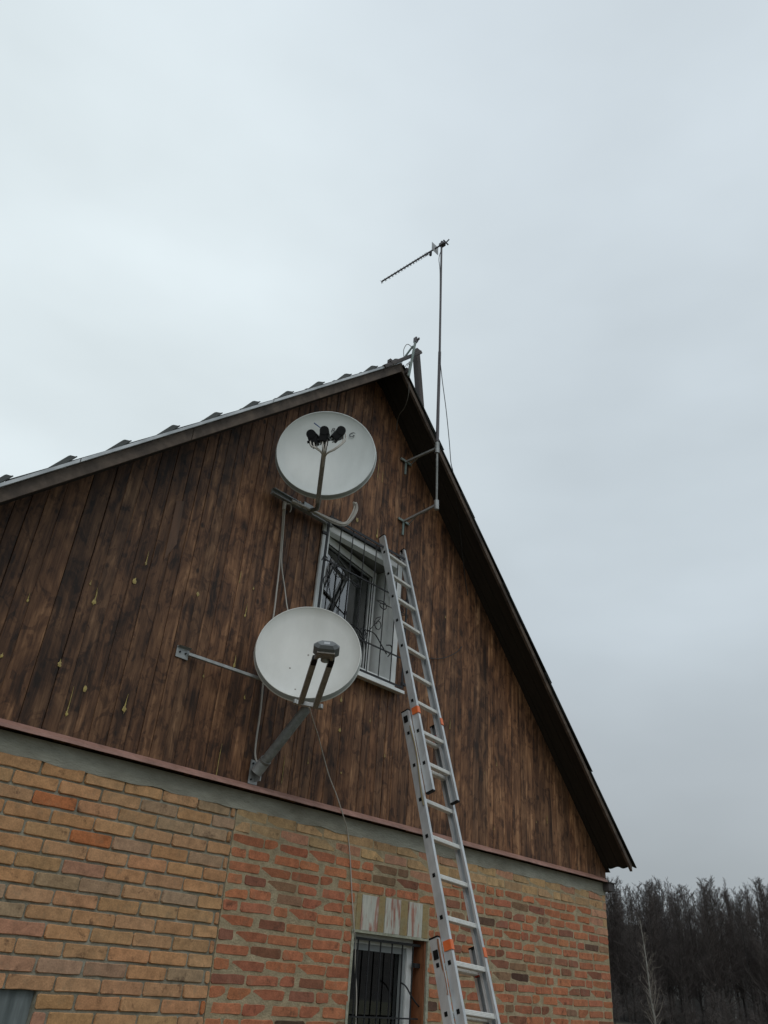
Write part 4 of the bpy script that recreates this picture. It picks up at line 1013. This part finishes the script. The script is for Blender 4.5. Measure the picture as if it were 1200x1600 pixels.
def put_tree(i, az, rad, hgt, rot, label, group):
    tm, cm, H, kd = protos[i]; a = math.radians(az); b = hillpt(az, rad) if rad > 66 else Vector((math.sin(a)*rad, math.cos(a)*rad, 0))
    t = thing('tree', (b.x, b.y, b.z-.1), label, 'tree', group); s = hgt/H; t.scale = (s, s, s); t.rotation_euler.z = rot
    for me, nm in ((tm, 'trunk'), (cm, 'crown')):
        o = bpy.data.objects.new(nm, me); COL.objects.link(o); o.parent = t
rt = random.Random(5)
def top_el(az):
    """elevation of the treetops seen from the yard, degrees"""
    return 6.75+.30*math.sin(az*1.9)+.15*math.sin(az*4.3+1)-max(0, 64-az)*.40*(az > 50)
cnt = 0
az = 56.0
while az < 84:
    for rw in range(3):
        A = az+rt.uniform(-.22, .22)+rw*.17; rad = 74+rw*7+rt.uniform(-2.5, 2.5); b = hillpt(A, rad)
        el = top_el(A)+rt.uniform(-.55, .0)
        hgt = 1.6+(rad-2.0)*math.tan(math.radians(el))-b.z
        isb = rt.random() < (.04 if rw == 0 else .22)
        put_tree(7+rt.randrange(3) if isb else rt.randrange(7), A, rad, max(6, hgt), rt.uniform(0, 6.28),
                 'white-stemmed bare birch standing among the dark trunks of the wood' if isb else 'bare dark-twigged tree standing in the edge of the wood', 'birches in the wood' if isb else 'bare trees at the edge of the wood')
        cnt += 1
    az += .56
# the deeper wood behind reads as one mass
bm_v = []; bm_f = []; base = 0
arrs = []
for i in range(5):
    Tm, Cm = tree_data(400+i, 12.6, .10, (0, 0), .10, 44, .25, .70, 8, .015)
    me_t, me_c = Tm.data('trunk', BARK), Cm.data('crown', TWIG); vv_, ff_ = [], []
    for me in (me_t, me_c):
        o_ = len(vv_); vv_ += [tuple(q.co) for q in me.vertices]; ff_ += [tuple(k+o_ for k in p.vertices) for p in me.polygons]
    arrs.append((np.array(vv_), np.array([f for f in ff_ if len(f) == 4])))
az = 50.0
while az < 92:
    step = .9 if 54 < az < 78 else 2.4
    for rw in range(3):
        A = az+rt.uniform(-.4, .4); rad = 98+rw*11+rt.uniform(-4, 4); b = hillpt(A, rad); vv_, ff_ = arrs[rt.randrange(5)]
        el = top_el(A)+rt.uniform(-1.3, -.1); hgt = max(4.5, 1.6+rad*math.tan(math.radians(el))-b.z); s = hgt/12.6; ro = rt.uniform(0, 6.28); c_r, s_r = math.cos(ro), math.sin(ro)
        X = vv_*s; V2 = np.stack([X[:, 0]*c_r-X[:, 1]*s_r+b.x, X[:, 0]*s_r+X[:, 1]*c_r+b.y, X[:, 2]+b.z-.1], 1)
        bm_v.append(V2); bm_f.append(ff_+base); base += len(V2)
    az += step
for k in range(150):      # low brush along the foot of the wood
    A = 54+k*.2+rt.uniform(-.1, .1); rad = 62+rt.uniform(0, 14); b = hillpt(A, rad) if rad > 66 else hillpt(A, 66)
    a = math.radians(A); vv_, ff_ = arrs[rt.randrange(5)]; ff2 = ff_[::3]; s = rt.uniform(.14, .26); ro = rt.uniform(0, 6.28); c_r, s_r = math.cos(ro), math.sin(ro)
    X = vv_*s; V2 = np.stack([(X[:, 0]*c_r-X[:, 1]*s_r)*2.2+math.sin(a)*rad, (X[:, 0]*s_r+X[:, 1]*c_r)*2.2+math.cos(a)*rad, X[:, 2]-.1], 1)
    bm_v.append(V2); bm_f.append(ff2+base); base += len(V2)
V = np.concatenate(bm_v); Fc = np.concatenate(bm_f)
me = bpy.data.meshes.new('far_wood'); me.vertices.add(len(V)); me.vertices.foreach_set('co', V.astype(np.float32).ravel())
me.loops.add(len(Fc)*4); me.loops.foreach_set('vertex_index', Fc.astype(np.int32).ravel()); me.polygons.add(len(Fc)); me.polygons.foreach_set('loop_start', np.arange(0, len(Fc)*4, 4, dtype=np.int32))
me.materials.append(TWIG); me.update(calc_edges=True); me.validate()
fwo = bpy.data.objects.new('far_wood', me); COL.objects.link(fwo); tag(fwo, 'deep bare wood on the hillside behind the nearer trees', 'wood', kind='stuff')
print('far wood faces', len(Fc), 'trees', cnt, 'boards', nb, 'bricks', len(near), len(far))
# the lone pale birch in front of the wood
Tm, Cm = tree_data(333, 4.75, .040, (-.03, .05), .10, 50, .23, .85, 3, .005, .0)
a = math.radians(63.55); lb_ = thing('birch_tree', (math.sin(a)*42, math.cos(a)*42-4.43, -.05), 'lone pale young birch with upswept branches in front of the wood', 'tree')
Tm.build('trunk', PALEB, None).parent = lb_; o = Cm.build('crown', PALET, None); o.parent = lb_
